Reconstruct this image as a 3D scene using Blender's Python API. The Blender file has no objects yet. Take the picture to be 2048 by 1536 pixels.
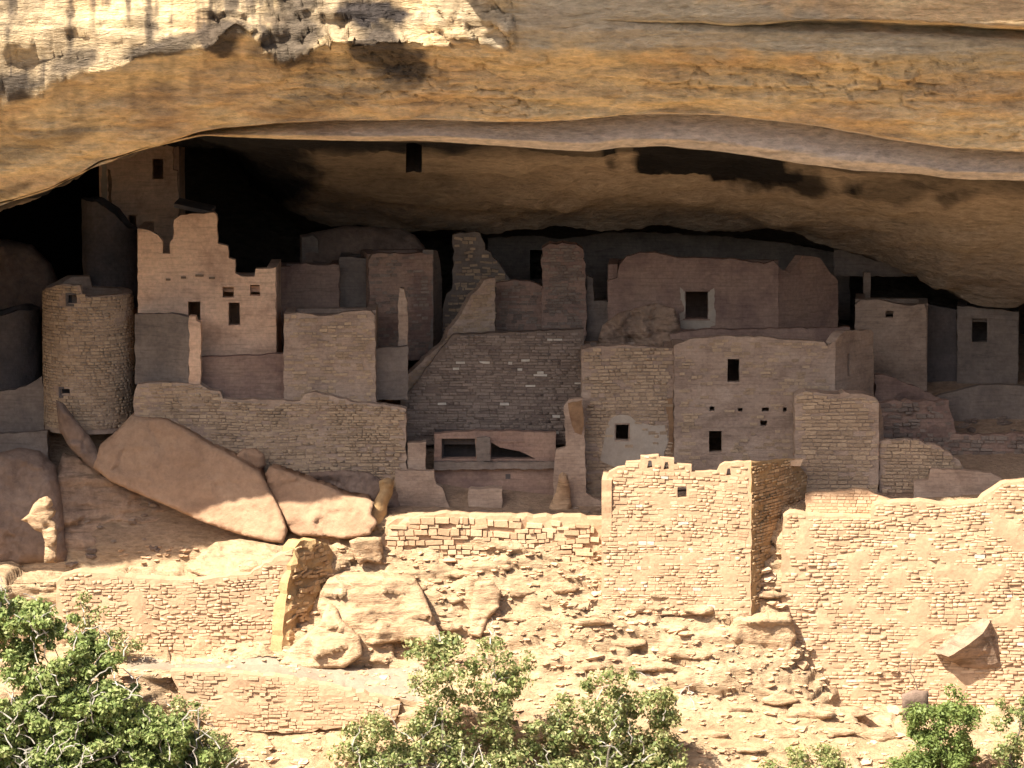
import bpy, math, random
import numpy as np
from mathutils import Vector
from mathutils.geometry import delaunay_2d_cdt

random.seed(7)
rng = np.random.default_rng(7)
R = math.radians
SC = bpy.context.scene
COL = SC.collection

# ------------------------------------------------------------------ camera, sky, sun, exposure
PITCH = R(8.0)
FPX = 7560.0                                   # focal length in pixels of a 2048 px wide picture
CAM = np.array([0.0, -150.0, 152.0 * math.tan(PITCH)])
FWD = np.array([0.0, math.cos(PITCH), -math.sin(PITCH)])
UPV = np.array([0.0, math.sin(PITCH), math.cos(PITCH)])
cd = bpy.data.cameras.new('camera')
cam = bpy.data.objects.new('camera', cd)
COL.objects.link(cam)
cam.location = CAM
cam.rotation_euler = (math.pi / 2 - PITCH, 0, 0)
cd.sensor_width = 36.0
cd.lens = FPX / 2048 * 36.0
cd.clip_start, cd.clip_end = 1.0, 3000.0
SC.camera = cam

SUN_TO = Vector((-0.45, -0.45, 0.77)).normalized()      # towards the sun
SUN_EL = math.asin(SUN_TO.z)
SUN_AZ = math.atan2(SUN_TO.x, SUN_TO.y)                 # clockwise from +Y
world = bpy.data.worlds.new('World')
SC.world = world
world.use_nodes = True
wn = world.node_tree
wn.nodes.clear()
sky = wn.nodes.new('ShaderNodeTexSky')
sky.sky_type = 'NISHITA'
sky.sun_disc = False
sky.dust_density = 4.0
sky.ozone_density = 0.6
sky.sun_elevation = SUN_EL
sky.sun_rotation = SUN_AZ
bg = wn.nodes.new('ShaderNodeBackground')
bg.inputs['Strength'].default_value = 0.085
wo = wn.nodes.new('ShaderNodeOutputWorld')
wn.links.new(sky.outputs[0], bg.inputs[0])
wn.links.new(bg.outputs[0], wo.inputs[0])

sd = bpy.data.lights.new('sun', 'SUN')
sd.energy = 5.0
sd.angle = R(0.5)
sd.color = (1.0, 0.92, 0.76)
sun = bpy.data.objects.new('sun', sd)
COL.objects.link(sun)
sun.rotation_euler = SUN_TO.to_track_quat('Z', 'Y').to_euler()
sun.location = (-60, -60, 110)

SC.render.engine = 'CYCLES'
SC.cycles.use_denoising = True
SC.cycles.max_bounces = 8
SC.cycles.diffuse_bounces = 6
SC.view_settings.view_transform = 'Standard'
SC.view_settings.look = 'None'
SC.view_settings.exposure = 1.42
SC.view_settings.gamma = 1.0
SC.view_settings.use_curve_mapping = False

# ------------------------------------------------------------------ survey: where a sight line meets a depth
def PV(px, py, Y):
    """world points (n x 3) where the sight lines px, py reach the depth Y"""
    px, py, Y = np.broadcast_arrays(np.asarray(px, float), np.asarray(py, float), np.asarray(Y, float))
    a = (px - 1024) / FPX
    b = (768 - py) / FPX
    dx = a
    dy = FWD[1] + b * UPV[1]
    dz = FWD[2] + b * UPV[2]
    t = (Y - CAM[1]) / dy
    return np.stack([CAM[0] + dx * t, Y, CAM[2] + dz * t], axis=-1)

def P(px, py, Y):
    return Vector(PV(px, py, Y))

# ------------------------------------------------------------------ noise
def _h(ix, iy, iz, seed):
    n = (ix.astype(np.int64) * 73856093) ^ (iy.astype(np.int64) * 19349663) ^ (iz.astype(np.int64) * 83492791) ^ (seed * 2654435761)
    n &= 0xFFFFFFFF
    n = ((n ^ (n >> 16)) * 0x45d9f3b) & 0xFFFFFFFF
    n = ((n ^ (n >> 16)) * 0x45d9f3b) & 0xFFFFFFFF
    n = n ^ (n >> 16)
    return (n & 0xFFFFFF) / float(0xFFFFFF) * 2 - 1

def vnoise(x, y, z, seed=0):
    x, y, z = np.broadcast_arrays(np.asarray(x, float), np.asarray(y, float), np.asarray(z, float))
    x0, y0, z0 = np.floor(x), np.floor(y), np.floor(z)
    fx, fy, fz = x - x0, y - y0, z - z0
    fx, fy, fz = [f * f * (3 - 2 * f) for f in (fx, fy, fz)]
    out = 0
    for dx in (0, 1):
        for dy in (0, 1):
            for dz in (0, 1):
                w = (fx if dx else 1 - fx) * (fy if dy else 1 - fy) * (fz if dz else 1 - fz)
                out = out + w * _h(x0 + dx, y0 + dy, z0 + dz, seed)
    return out

def fbm(x, y, z, seed=0, octs=4, gain=0.5):
    s, a, f = 0, 1.0, 1.0
    for o in range(octs):
        s = s + a * vnoise(np.asarray(x) * f, np.asarray(y) * f, np.asarray(z) * f, seed + o)
        a *= gain
        f *= 2.03
    return s

def cells(x, y, seed=0):
    """cellular noise: a random value per cell and the gap (second minus nearest distance) that is 0 on the joints"""
    x, y = np.asarray(x, float), np.asarray(y, float)
    ix, iy = np.floor(x), np.floor(y)
    d1 = np.full(x.shape, 9.0); d2 = np.full(x.shape, 9.0); rv = np.zeros(x.shape)
    z = np.zeros(x.shape)
    for a in (-1, 0, 1):
        for b in (-1, 0, 1):
            cx, cy = ix + a, iy + b
            qx = cx + .5 + .45 * _h(cx, cy, z, seed); qy = cy + .5 + .45 * _h(cx, cy, z, seed + 1)
            d = np.hypot(x - qx, y - qy)
            r = _h(cx, cy, z, seed + 2)
            near = d < d1
            d2 = np.where(near, d1, np.minimum(d2, d))
            rv = np.where(near, r, rv)
            d1 = np.where(near, d, d1)
    return rv, d2 - d1

def facets(x, y, seed, amp):
    """broken rock: every cell is a plane with a tilt of its own"""
    ix, iy = np.floor(x), np.floor(y)
    d1 = np.full(x.shape, 9.0); out = np.zeros(x.shape); z = np.zeros(x.shape)
    for a in (-1, 0, 1):
        for b in (-1, 0, 1):
            cx, cy = ix + a, iy + b
            qx = cx + .5 + .45 * _h(cx, cy, z, seed); qy = cy + .5 + .45 * _h(cx, cy, z, seed + 1)
            d = np.hypot(x - qx, y - qy)
            v = amp * (1.4 * _h(cx, cy, z, seed + 3) * (x - qx) + 1.8 * _h(cx, cy, z, seed + 4) * (y - qy) + .5 * _h(cx, cy, z, seed + 2))
            near = d < d1
            out = np.where(near, v, out); d1 = np.where(near, d, d1)
    return out

# ------------------------------------------------------------------ materials
def ramp(nt, stops):
    r = nt.nodes.new('ShaderNodeValToRGB')
    el = r.color_ramp.elements
    while len(el) < len(stops):
        el.new(0.5)
    for e, (p, c) in zip(el, stops):
        e.position = p
        e.color = (*c, 1)
    return r

def mat_rock(name, cols, scale=0.8, stretch=(1, 1, 1), bump=0.5, bscale=5.0, rand=0.0, attrs=(), courses=0.0, rough=0.92, lo=0.3, hi=0.7,
             fine=0.25, bdist=0.08, lines=0.0, lsc=(0.16, 0.25, 2.6)):
    m = bpy.data.materials.new(name)
    m.use_nodes = True
    nt = m.node_tree
    N, L = nt.nodes, nt.links
    bs = N['Principled BSDF']
    bs.inputs['Roughness'].default_value = rough
    bs.inputs['Specular IOR Level'].default_value = 0.15
    geo = N.new('ShaderNodeNewGeometry')
    mp = N.new('ShaderNodeMapping')
    mp.inputs['Scale'].default_value = stretch
    L.new(geo.outputs['Position'], mp.inputs['Vector'])
    n1 = N.new('ShaderNodeTexNoise')
    n1.inputs['Scale'].default_value = scale
    n1.inputs['Detail'].default_value = 9
    n1.inputs['Roughness'].default_value = 0.62
    n1.inputs['Distortion'].default_value = 0.4
    L.new(mp.outputs[0], n1.inputs['Vector'])
    k = len(cols)
    rp = ramp(nt, [(lo + (hi - lo) * i / (k - 1), c) for i, c in enumerate(cols)])
    fac = n1.outputs['Fac']
    if rand:
        oi = N.new('ShaderNodeObjectInfo')
        ad = N.new('ShaderNodeMath'); ad.operation = 'ADD'
        L.new(oi.outputs['Random'], ad.inputs[0]); L.new(geo.outputs['Random Per Island'], ad.inputs[1])
        fr = N.new('ShaderNodeMath'); fr.operation = 'FRACT'
        L.new(ad.outputs[0], fr.inputs[0])
        mx = N.new('ShaderNodeMix'); mx.data_type = 'FLOAT'
        mx.inputs[0].default_value = rand
        L.new(n1.outputs['Fac'], mx.inputs[2]); L.new(fr.outputs[0], mx.inputs[3])
        fac = mx.outputs[0]
    L.new(fac, rp.inputs[0])
    col = rp.outputs[0]
    n2 = N.new('ShaderNodeTexNoise')
    n2.inputs['Scale'].default_value = bscale
    n2.inputs['Detail'].default_value = 6
    n2.inputs['Roughness'].default_value = 0.65
    L.new(mp.outputs[0], n2.inputs['Vector'])
    mr = N.new('ShaderNodeMapRange')
    mr.inputs['From Min'].default_value = 0.25; mr.inputs['From Max'].default_value = 0.75
    mr.inputs['To Min'].default_value = 1 - fine; mr.inputs['To Max'].default_value = 1 + fine
    L.new(n2.outputs['Fac'], mr.inputs['Value'])
    mu = N.new('ShaderNodeMix'); mu.data_type = 'RGBA'; mu.blend_type = 'MULTIPLY'
    mu.inputs[0].default_value = 1.0
    L.new(col, mu.inputs[6]); L.new(mr.outputs[0], mu.inputs[7])
    col = mu.outputs[2]
    height = n2.outputs['Fac']
    if lines:
        m9 = N.new('ShaderNodeMapping'); m9.inputs['Scale'].default_value = lsc
        m9.inputs['Rotation'].default_value = (0, 0.05, 0)
        L.new(geo.outputs['Position'], m9.inputs['Vector'])
        n9 = N.new('ShaderNodeTexNoise'); n9.inputs['Scale'].default_value = 1.6; n9.inputs['Detail'].default_value = 7
        n9.inputs['Roughness'].default_value = 0.7; n9.inputs['Distortion'].default_value = 0.6
        L.new(m9.outputs[0], n9.inputs['Vector'])
        r9 = N.new('ShaderNodeMapRange')
        r9.inputs['From Min'].default_value = 0.52; r9.inputs['From Max'].default_value = 0.64
        r9.inputs['To Min'].default_value = 1; r9.inputs['To Max'].default_value = 1 - lines
        L.new(n9.outputs['Fac'], r9.inputs['Value'])
        x9 = N.new('ShaderNodeMix'); x9.data_type = 'RGBA'; x9.blend_type = 'MULTIPLY'; x9.inputs[0].default_value = 1
        L.new(col, x9.inputs[6]); L.new(r9.outputs[0], x9.inputs[7])
        col = x9.outputs[2]
        h9 = N.new('ShaderNodeMath'); h9.operation = 'MULTIPLY_ADD'
        L.new(n9.outputs['Fac'], h9.inputs[0]); h9.inputs[1].default_value = -1.2; L.new(n2.outputs['Fac'], h9.inputs[2])
        height = h9.outputs[0]
    if courses:
        sx = N.new('ShaderNodeSeparateXYZ'); L.new(geo.outputs['Position'], sx.inputs[0])
        a = N.new('ShaderNodeMath'); a.operation = 'MULTIPLY_ADD'
        L.new(sx.outputs['Y'], a.inputs[0]); a.inputs[1].default_value = 0.9; L.new(sx.outputs['X'], a.inputs[2])
        cx = N.new('ShaderNodeCombineXYZ'); L.new(a.outputs[0], cx.inputs[0])
        nz = N.new('ShaderNodeMath'); nz.operation = 'MULTIPLY_ADD'
        L.new(n1.outputs['Fac'], nz.inputs[0]); nz.inputs[1].default_value = 0.25; L.new(sx.outputs['Z'], nz.inputs[2])
        L.new(nz.outputs[0], cx.inputs[1])
        br = N.new('ShaderNodeTexBrick')
        br.inputs['Scale'].default_value = 1.0
        br.inputs['Brick Width'].default_value = 0.42
        br.inputs['Row Height'].default_value = 0.15
        br.inputs['Mortar Size'].default_value = 0.018
        br.inputs['Mortar Smooth'].default_value = 0.5
        br.inputs['Color1'].default_value = (0.78, 0.78, 0.78, 1)
        br.inputs['Color2'].default_value = (1.15, 1.12, 1.08, 1)
        br.inputs['Mortar'].default_value = (0.62, 0.6, 0.58, 1)
        L.new(cx.outputs[0], br.inputs['Vector'])
        m3 = N.new('ShaderNodeMix'); m3.data_type = 'RGBA'; m3.blend_type = 'MULTIPLY'
        m3.inputs[0].default_value = courses
        L.new(col, m3.inputs[6]); L.new(br.outputs['Color'], m3.inputs[7])
        col = m3.outputs[2]
        hb = N.new('ShaderNodeMath'); hb.operation = 'MULTIPLY_ADD'
        L.new(br.outputs['Fac'], hb.inputs[0]); hb.inputs[1].default_value = -0.5 * courses; L.new(n2.outputs['Fac'], hb.inputs[2])
        height = hb.outputs[0]
    for an, ac in attrs:
        at = N.new('ShaderNodeAttribute'); at.attribute_name = an
        m4 = N.new('ShaderNodeMix'); m4.data_type = 'RGBA'
        L.new(at.outputs['Fac'], m4.inputs[0])
        L.new(col, m4.inputs[6])
        m5 = N.new('ShaderNodeMix'); m5.data_type = 'RGBA'; m5.blend_type = 'MULTIPLY'
        m5.inputs[0].default_value = 1.0
        m5.inputs[6].default_value = (*ac, 1); L.new(mr.outputs[0] if not lines else x9.outputs[2], m5.inputs[7])
        if lines:
            m5.inputs[7].default_value = (1, 1, 1, 1); nt.links.remove(m5.inputs[7].links[0])
            q9 = N.new('ShaderNodeMath'); q9.operation = 'MULTIPLY'
            L.new(mr.outputs[0], q9.inputs[0]); L.new(r9.outputs[0], q9.inputs[1]); L.new(q9.outputs[0], m5.inputs[7])
        L.new(m5.outputs[2], m4.inputs[7])
        col = m4.outputs[2]
    L.new(col, bs.inputs['Base Color'])
    if bump:
        bp = N.new('ShaderNodeBump')
        bp.inputs['Strength'].default_value = bump
        bp.inputs['Distance'].default_value = bdist
        L.new(height, bp.inputs['Height'])
        L.new(bp.outputs[0], bs.inputs['Normal'])
    return m

def mat_leaf(name, cols, rough=0.55, trans=0.38):
    m = bpy.data.materials.new(name)
    m.use_nodes = True
    nt = m.node_tree
    N, L = nt.nodes, nt.links
    bs = N['Principled BSDF']
    geo = N.new('ShaderNodeNewGeometry')
    k = len(cols)
    rp = ramp(nt, [(i / (k - 1), c) for i, c in enumerate(cols)])
    n1 = N.new('ShaderNodeTexNoise'); n1.inputs['Scale'].default_value = 0.9; n1.inputs['Detail'].default_value = 3
    L.new(geo.outputs['Position'], n1.inputs['Vector'])
    mx = N.new('ShaderNodeMix'); mx.data_type = 'FLOAT'; mx.inputs[0].default_value = 0.65
    L.new(n1.outputs['Fac'], mx.inputs[2]); L.new(geo.outputs['Random Per Island'], mx.inputs[3])
    L.new(mx.outputs[0], rp.inputs[0])
    L.new(rp.outputs[0], bs.inputs['Base Color'])
    bs.inputs['Roughness'].default_value = rough
    bs.inputs['Specular IOR Level'].default_value = 0.35
    tr = N.new('ShaderNodeBsdfTranslucent')
    L.new(rp.outputs[0], tr.inputs['Color'])
    ms = N.new('ShaderNodeMixShader'); ms.inputs[0].default_value = trans
    L.new(bs.outputs[0], ms.inputs[1]); L.new(tr.outputs[0], ms.inputs[2])
    L.new(ms.outputs[0], N['Material Output'].inputs['Surface'])
    return m

M = {}
M['cliff'] = mat_rock('cliff_sandstone', [(0.468, 0.309, 0.177), (0.650, 0.447, 0.254), (0.780, 0.580, 0.336), (0.676, 0.504, 0.319)], scale=0.35,
                      stretch=(0.55, 0.7, 1.5), bump=1.0, bscale=4.6, fine=0.36, bdist=0.3, lines=0.24, lsc=(.32, .4, 2.0),
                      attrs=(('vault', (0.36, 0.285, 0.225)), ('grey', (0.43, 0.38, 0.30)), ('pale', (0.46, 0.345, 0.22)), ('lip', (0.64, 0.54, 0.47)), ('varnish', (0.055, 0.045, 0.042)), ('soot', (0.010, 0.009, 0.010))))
M['vault'] = M['cliff']
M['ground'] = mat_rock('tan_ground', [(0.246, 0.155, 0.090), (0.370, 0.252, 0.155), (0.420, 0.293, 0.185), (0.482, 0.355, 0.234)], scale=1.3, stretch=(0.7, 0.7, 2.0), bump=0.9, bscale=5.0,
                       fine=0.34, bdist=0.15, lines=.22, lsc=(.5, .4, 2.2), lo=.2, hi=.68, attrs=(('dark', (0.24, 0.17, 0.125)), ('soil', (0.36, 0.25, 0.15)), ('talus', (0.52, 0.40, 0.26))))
M['path'] = mat_rock('trodden_path', [(0.259, 0.203, 0.154), (0.302, 0.238, 0.182)], scale=1.5, bump=0.4, bscale=7, fine=0.15)
M['mortar'] = mat_rock('mud_mortar', [(0.385, 0.251, 0.159), (0.479, 0.322, 0.206)], scale=1.3, bump=0.3, bscale=7, fine=0.2)
M['stone'] = mat_rock('tan_building_stone', [(0.371, 0.240, 0.151), (0.445, 0.297, 0.188), (0.491, 0.334, 0.215), (0.575, 0.407, 0.275)], scale=1.0, rand=0.75, lo=0.08, hi=0.95,
                      bump=0.3, bscale=9, fine=0.2)
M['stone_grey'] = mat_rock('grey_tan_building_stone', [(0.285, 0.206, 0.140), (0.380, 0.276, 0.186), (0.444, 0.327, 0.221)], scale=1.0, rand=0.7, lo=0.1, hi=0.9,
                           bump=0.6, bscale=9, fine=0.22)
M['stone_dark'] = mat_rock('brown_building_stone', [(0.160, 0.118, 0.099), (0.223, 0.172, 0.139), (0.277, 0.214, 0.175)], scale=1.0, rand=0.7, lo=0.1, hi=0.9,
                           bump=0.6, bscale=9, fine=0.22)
M['stone_rust'] = mat_rock('rusty_building_stone', [(0.310, 0.195, 0.105), (0.434, 0.285, 0.161), (0.542, 0.375, 0.217)], scale=1.0, rand=0.7, lo=0.1, hi=0.9, bump=0.6, bscale=9, fine=0.25)  # orange-brown look of the shaded side faces, put into the stone colour
M['stone_pale'] = mat_rock('pale_building_stone', [(0.42, 0.37, 0.31), (0.55, 0.50, 0.43)], scale=1.5, bump=0.4, bscale=8, fine=0.15)
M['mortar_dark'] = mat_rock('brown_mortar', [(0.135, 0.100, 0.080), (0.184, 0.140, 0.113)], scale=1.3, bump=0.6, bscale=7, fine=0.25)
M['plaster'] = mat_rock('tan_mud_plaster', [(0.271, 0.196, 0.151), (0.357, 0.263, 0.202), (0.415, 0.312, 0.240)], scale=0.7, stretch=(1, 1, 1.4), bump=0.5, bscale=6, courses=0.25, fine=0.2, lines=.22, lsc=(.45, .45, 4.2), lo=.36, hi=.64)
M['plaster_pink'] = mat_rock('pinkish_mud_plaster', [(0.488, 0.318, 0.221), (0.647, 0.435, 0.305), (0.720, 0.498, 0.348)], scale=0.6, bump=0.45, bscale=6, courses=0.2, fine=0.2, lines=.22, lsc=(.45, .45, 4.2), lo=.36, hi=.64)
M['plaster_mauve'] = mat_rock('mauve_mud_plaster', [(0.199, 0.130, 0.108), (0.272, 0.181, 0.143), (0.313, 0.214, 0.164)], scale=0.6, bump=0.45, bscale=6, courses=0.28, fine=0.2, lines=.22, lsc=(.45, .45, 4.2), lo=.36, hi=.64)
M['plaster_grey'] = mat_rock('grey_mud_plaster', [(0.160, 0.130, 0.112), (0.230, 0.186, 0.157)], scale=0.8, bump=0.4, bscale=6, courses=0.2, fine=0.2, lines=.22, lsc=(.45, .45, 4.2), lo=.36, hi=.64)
M['plaster_soot'] = mat_rock('sooty_mud_plaster', [(0.07, 0.062, 0.06), (0.12, 0.10, 0.095)], scale=0.8, bump=0.4, bscale=6, courses=0.2, fine=0.2)  # near-black plaster tone for the annex, dark tower, recess wall and openings
M['plaster_pale'] = mat_rock('pale_plaster', [(0.340, 0.280, 0.224), (0.407, 0.343, 0.277)], scale=1.3, bump=0.3, bscale=6, fine=0.12)
M['stain'] = mat_rock('rusty_stain', [(0.17, 0.10, 0.06), (0.26, 0.16, 0.09)], scale=1.5, bump=0.4, bscale=6, fine=0.25)
M['boulder'] = mat_rock('pink_boulder_sandstone', [(0.264, 0.160, 0.102), (0.330, 0.208, 0.135), (0.370, 0.246, 0.163)], scale=0.5, bump=0.6, bscale=3.5, fine=0.2, bdist=0.15)
M['boulder_tan'] = mat_rock('tan_boulder_sandstone', [(0.378, 0.250, 0.158), (0.470, 0.317, 0.197), (0.521, 0.363, 0.236)], scale=0.6, stretch=(0.8, 0.8, 1.6), bump=0.9, bscale=4, fine=0.28, bdist=0.18, lines=.35, lsc=(.35, .3, 2.4))
M['boulder_dark'] = mat_rock('brown_boulder_sandstone', [(0.13, 0.09, 0.07), (0.20, 0.14, 0.11), (0.25, 0.18, 0.14)], scale=0.6, bump=0.6, bscale=4, fine=0.25, bdist=0.15)
M['boulder_mauve'] = mat_rock('layered_mauve_sandstone', [(0.220, 0.147, 0.107), (0.320, 0.221, 0.159), (0.380, 0.267, 0.189)], scale=0.6, bump=0.8, bscale=4, fine=0.3, bdist=0.15, lines=.45, lsc=(.3, .3, 2.0))
M['boulder_orange'] = mat_rock('orange_sandstone', [(0.308, 0.196, 0.100), (0.434, 0.284, 0.144)], scale=0.6, bump=0.6, bscale=4, fine=0.2, bdist=0.12)
M['timber'] = mat_rock('weathered_timber', [(0.15, 0.10, 0.07), (0.22, 0.16, 0.11)], scale=3, bump=0.3, bscale=12)
M['bark'] = mat_rock('grey_bark', [(0.09, 0.075, 0.06), (0.17, 0.145, 0.12)], scale=4, bump=0.4, bscale=14)
M['deadwood'] = mat_rock('bleached_dead_wood', [(0.34, 0.31, 0.28), (0.46, 0.43, 0.39)], scale=4, bump=0.3, bscale=14)
M['leaf'] = mat_leaf('scrub_oak_leaf', [(0.086, 0.122, 0.040), (0.166, 0.224, 0.067), (0.244, 0.306, 0.095), (0.330, 0.359, 0.150), (0.428, 0.414, 0.205)])
M['leaf_pale'] = mat_leaf('pale_scrub_leaf', [(0.093, 0.124, 0.041), (0.155, 0.197, 0.061), (0.217, 0.248, 0.089), (0.497, 0.451, 0.232), (0.714, 0.612, 0.355)], trans=0.34)  # cream end of the ramp: sun glare on the leaves put into the colour
M['leaf_bright'] = mat_leaf('bright_scrub_leaf', [(0.10, 0.145, 0.04), (0.18, 0.24, 0.065), (0.25, 0.30, 0.10)])

# ------------------------------------------------------------------ object helpers
def new_obj(name, me, parent=None):
    o = bpy.data.objects.new(name, me)
    COL.objects.link(o)
    if parent is not None:
        o.parent = parent
    return o

def tag(o, label=None, cat=None, group=None, kind=None):
    if label: o['label'] = label
    if cat: o['category'] = cat
    if group: o['group'] = group
    if kind: o['kind'] = kind
    return o

def thing(name, label, cat, at=(0, 0, 0), group=None):
    o = new_obj(name, None)
    o.location = at
    o.empty_display_size = 0.3
    return tag(o, label, cat, group)

def np_mesh(name, v, f, mat, smooth=False):
    """mesh from an n x 3 array and an m x 3 or m x 4 index array (or a python list of faces)"""
    me = bpy.data.meshes.new(name)
    v = np.asarray(v, np.float32)
    if isinstance(f, np.ndarray):
        k = f.shape[1]
        me.vertices.add(len(v)); me.vertices.foreach_set('co', v.ravel())
        me.loops.add(f.size); me.loops.foreach_set('vertex_index', f.ravel().astype(np.int32))
        me.polygons.add(len(f))
        me.polygons.foreach_set('loop_start', (np.arange(len(f)) * k).astype(np.int32))
        me.polygons.foreach_set('loop_total', np.full(len(f), k, np.int32))
        me.update(calc_edges=True)
    else:
        me.from_pydata(v.tolist(), [], f)
    me.materials.append(mat)
    if smooth:
        me.polygons.foreach_set('use_smooth', np.ones(len(me.polygons), bool))
    return me

def part(name, v, f, mat, parent=None, smooth=False):
    v = np.asarray(v, float)
    if parent is not None:
        v = v - np.array(parent.location)
        if parent.parent is not None:
            v = v - np.array(parent.parent.location)
    return new_obj(name, np_mesh(name, v, f, mat, smooth), parent)

def box_vf(c, u, n, size):
    """box centred at c, with half sizes along the horizontal directions u, n and up"""
    c, u, n = np.array(c), np.array(u), np.array(n)
    v = []
    for k in (-1, 1):
        for j in (-1, 1):
            for i in (-1, 1):
                v.append(c + u * i * size[0] + n * j * size[1] + np.array([0, 0, 1.0]) * k * size[2])
    f = [(0, 2, 3, 1), (4, 5, 7, 6), (0, 1, 5, 4), (1, 3, 7, 5), (3, 2, 6, 7), (2, 0, 4, 6)]
    return np.array(v), f

def inside(poly, x, y):
    x, y = np.asarray(x, float), np.asarray(y, float)
    r = np.zeros(x.shape, bool)
    n = len(poly)
    for i in range(n):
        x1, y1 = poly[i]; x2, y2 = poly[(i + 1) % n]
        if y1 == y2: continue
        c = ((y1 > y) != (y2 > y)) & (x < (x2 - x1) * (y - y1) / (y2 - y1) + x1)
        r ^= c
    return r

def edge_dist(poly, x, y):
    d = np.full(np.shape(x), 1e9)
    n = len(poly)
    for i in range(n):
        ax, ay = poly[i]; bx, by = poly[(i + 1) % n]
        vx, vy = bx - ax, by - ay
        L2 = vx * vx + vy * vy + 1e-12
        t = np.clip(((x - ax) * vx + (y - ay) * vy) / L2, 0, 1)
        d = np.minimum(d, np.hypot(x - ax - t * vx, y - ay - t * vy))
    return d

def dense(poly, step, jit):
    out = []
    n = len(poly)
    for i in range(n):
        a, b = poly[i], poly[(i + 1) % n]
        L = math.hypot(b[0] - a[0], b[1] - a[1])
        k = max(1, int(L / step))
        for j in range(k):
            t = j / k
            q = (a[0] + (b[0] - a[0]) * t, a[1] + (b[1] - a[1]) * t)
            if j: q = (q[0] + random.uniform(-jit, jit), q[1] + random.uniform(-jit, jit))
            out.append(q)
    return out

def cdt(outline, holes, grid):
    vs = [Vector(p) for p in outline]
    es = [(i, (i + 1) % len(outline)) for i in range(len(outline))]
    for h in holes:
        b = len(vs)
        vs += [Vector(p) for p in h]
        es += [(b + i, b + (i + 1) % len(h)) for i in range(len(h))]
    a = np.array(outline)
    x0, y0 = a.min(0); x1, y1 = a.max(0)
    gx, gy = np.meshgrid(np.arange(x0 + grid / 2, x1, grid), np.arange(y0 + grid / 2, y1, grid))
    gx = gx.ravel() + rng.uniform(-0.3, 0.3, gx.size) * grid
    gy = gy.ravel() + rng.uniform(-0.3, 0.3, gy.size) * grid
    ok = inside(outline, gx, gy) & (edge_dist(outline, gx, gy) > grid * 0.45)
    for h in holes:
        ok &= ~inside(h, gx, gy) & (edge_dist(h, gx, gy) > grid * 0.3)
    vs += [Vector((p, q)) for p, q in zip(gx[ok], gy[ok])]
    v, _e, f, *_ = delaunay_2d_cdt(vs, es, [], 0, 1e-5)
    V = np.array([(p[0], p[1]) for p in v])
    F = np.array([t for t in f if len(t) == 3])
    c = V[F].mean(1)
    keep = inside(outline, c[:, 0], c[:, 1])
    for h in holes:
        keep &= ~inside(h, c[:, 0], c[:, 1])
    F = F[keep]
    a, b, cc = V[F[:, 0]], V[F[:, 1]], V[F[:, 2]]
    area = (b[:, 0] - a[:, 0]) * (cc[:, 1] - a[:, 1]) - (b[:, 1] - a[:, 1]) * (cc[:, 0] - a[:, 0])
    F[area < 0] = F[area < 0][:, ::-1]
    return V, F[np.abs(area) > 1e-7]

def boundary(F):
    s = set()
    for t in F:
        for i in range(3):
            s.add((int(t[i]), int(t[(i + 1) % 3])))
    return [e for e in s if (e[1], e[0]) not in s]

# ------------------------------------------------------------------ building stones: a pool of small rough blocks
def stone_shape():
    v = []
    for s in ((-.5, -.5), (.5, -.5), (.5, .5), (-.5, .5)):
        v.append((s[0] * 0.94, 0.8, s[1] * 0.94))
    for s in ((-.5, -.5), (.5, -.5), (.5, .5), (-.5, .5)):
        v.append((s[0] * random.uniform(.88, 1.0), random.uniform(-.7, -.45), s[1] * random.uniform(.86, 1.0)))
    for s in ((-.5, -.5), (.5, -.5), (.5, .5), (-.5, .5)):
        v.append((s[0] * random.uniform(.84, .97), random.uniform(-1.06, -.94), s[1] * random.uniform(.80, .95)))
    f = []
    for k in (0, 4):
        for i in range(4):
            j = (i + 1) % 4
            f.append((k + i, k + j, k + 4 + j, k + 4 + i))
    f.append((8, 9, 10, 11))
    return np.array(v), f

SHAPES = [stone_shape() for _ in range(20)]
POOL = {}
def pool(mat):
    if mat not in POOL:
        POOL[mat] = [np_mesh('stone', v, f, M[mat]) for v, f in SHAPES]
    return POOL[mat]

def lay_stones(root, slots, mat, n_single=300):
    """slots: (centre, yaw, roll, length, depth, height). The largest n_single become single stones, the rest one joined part."""
    slots = sorted(slots, key=lambda s: -s[3] * s[5])
    L0 = Vector(root.location)
    pm = pool(mat)
    for c, yaw, roll, l, d, h in slots[:n_single]:
        o = bpy.data.objects.new('stone', random.choice(pm))
        COL.objects.link(o)
        o.parent = root
        o.location = Vector(c) - L0
        o.rotation_euler = (0, roll, yaw)
        o.scale = (l, d, h)
    rest = slots[n_single:]
    if rest:
        V, F = [], []
        b = 0
        for c, yaw, roll, l, d, h in rest:
            v, f = random.choice(SHAPES)
            v = v * np.array([l, d, h])
            cr, sr = math.cos(roll), math.sin(roll)
            v = np.stack([v[:, 0] * cr + v[:, 2] * sr, v[:, 1], -v[:, 0] * sr + v[:, 2] * cr], 1)
            cy, sy = math.cos(yaw), math.sin(yaw)
            v = np.stack([v[:, 0] * cy - v[:, 1] * sy, v[:, 0] * sy + v[:, 1] * cy, v[:, 2]], 1)
            V.append(v + np.array(c)); F.append(np.array(f) + b); b += 12
        o = part('stone_filling', np.concatenate(V), np.concatenate(F), M[mat], root)
        o['kind'] = 'stuff'

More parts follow.
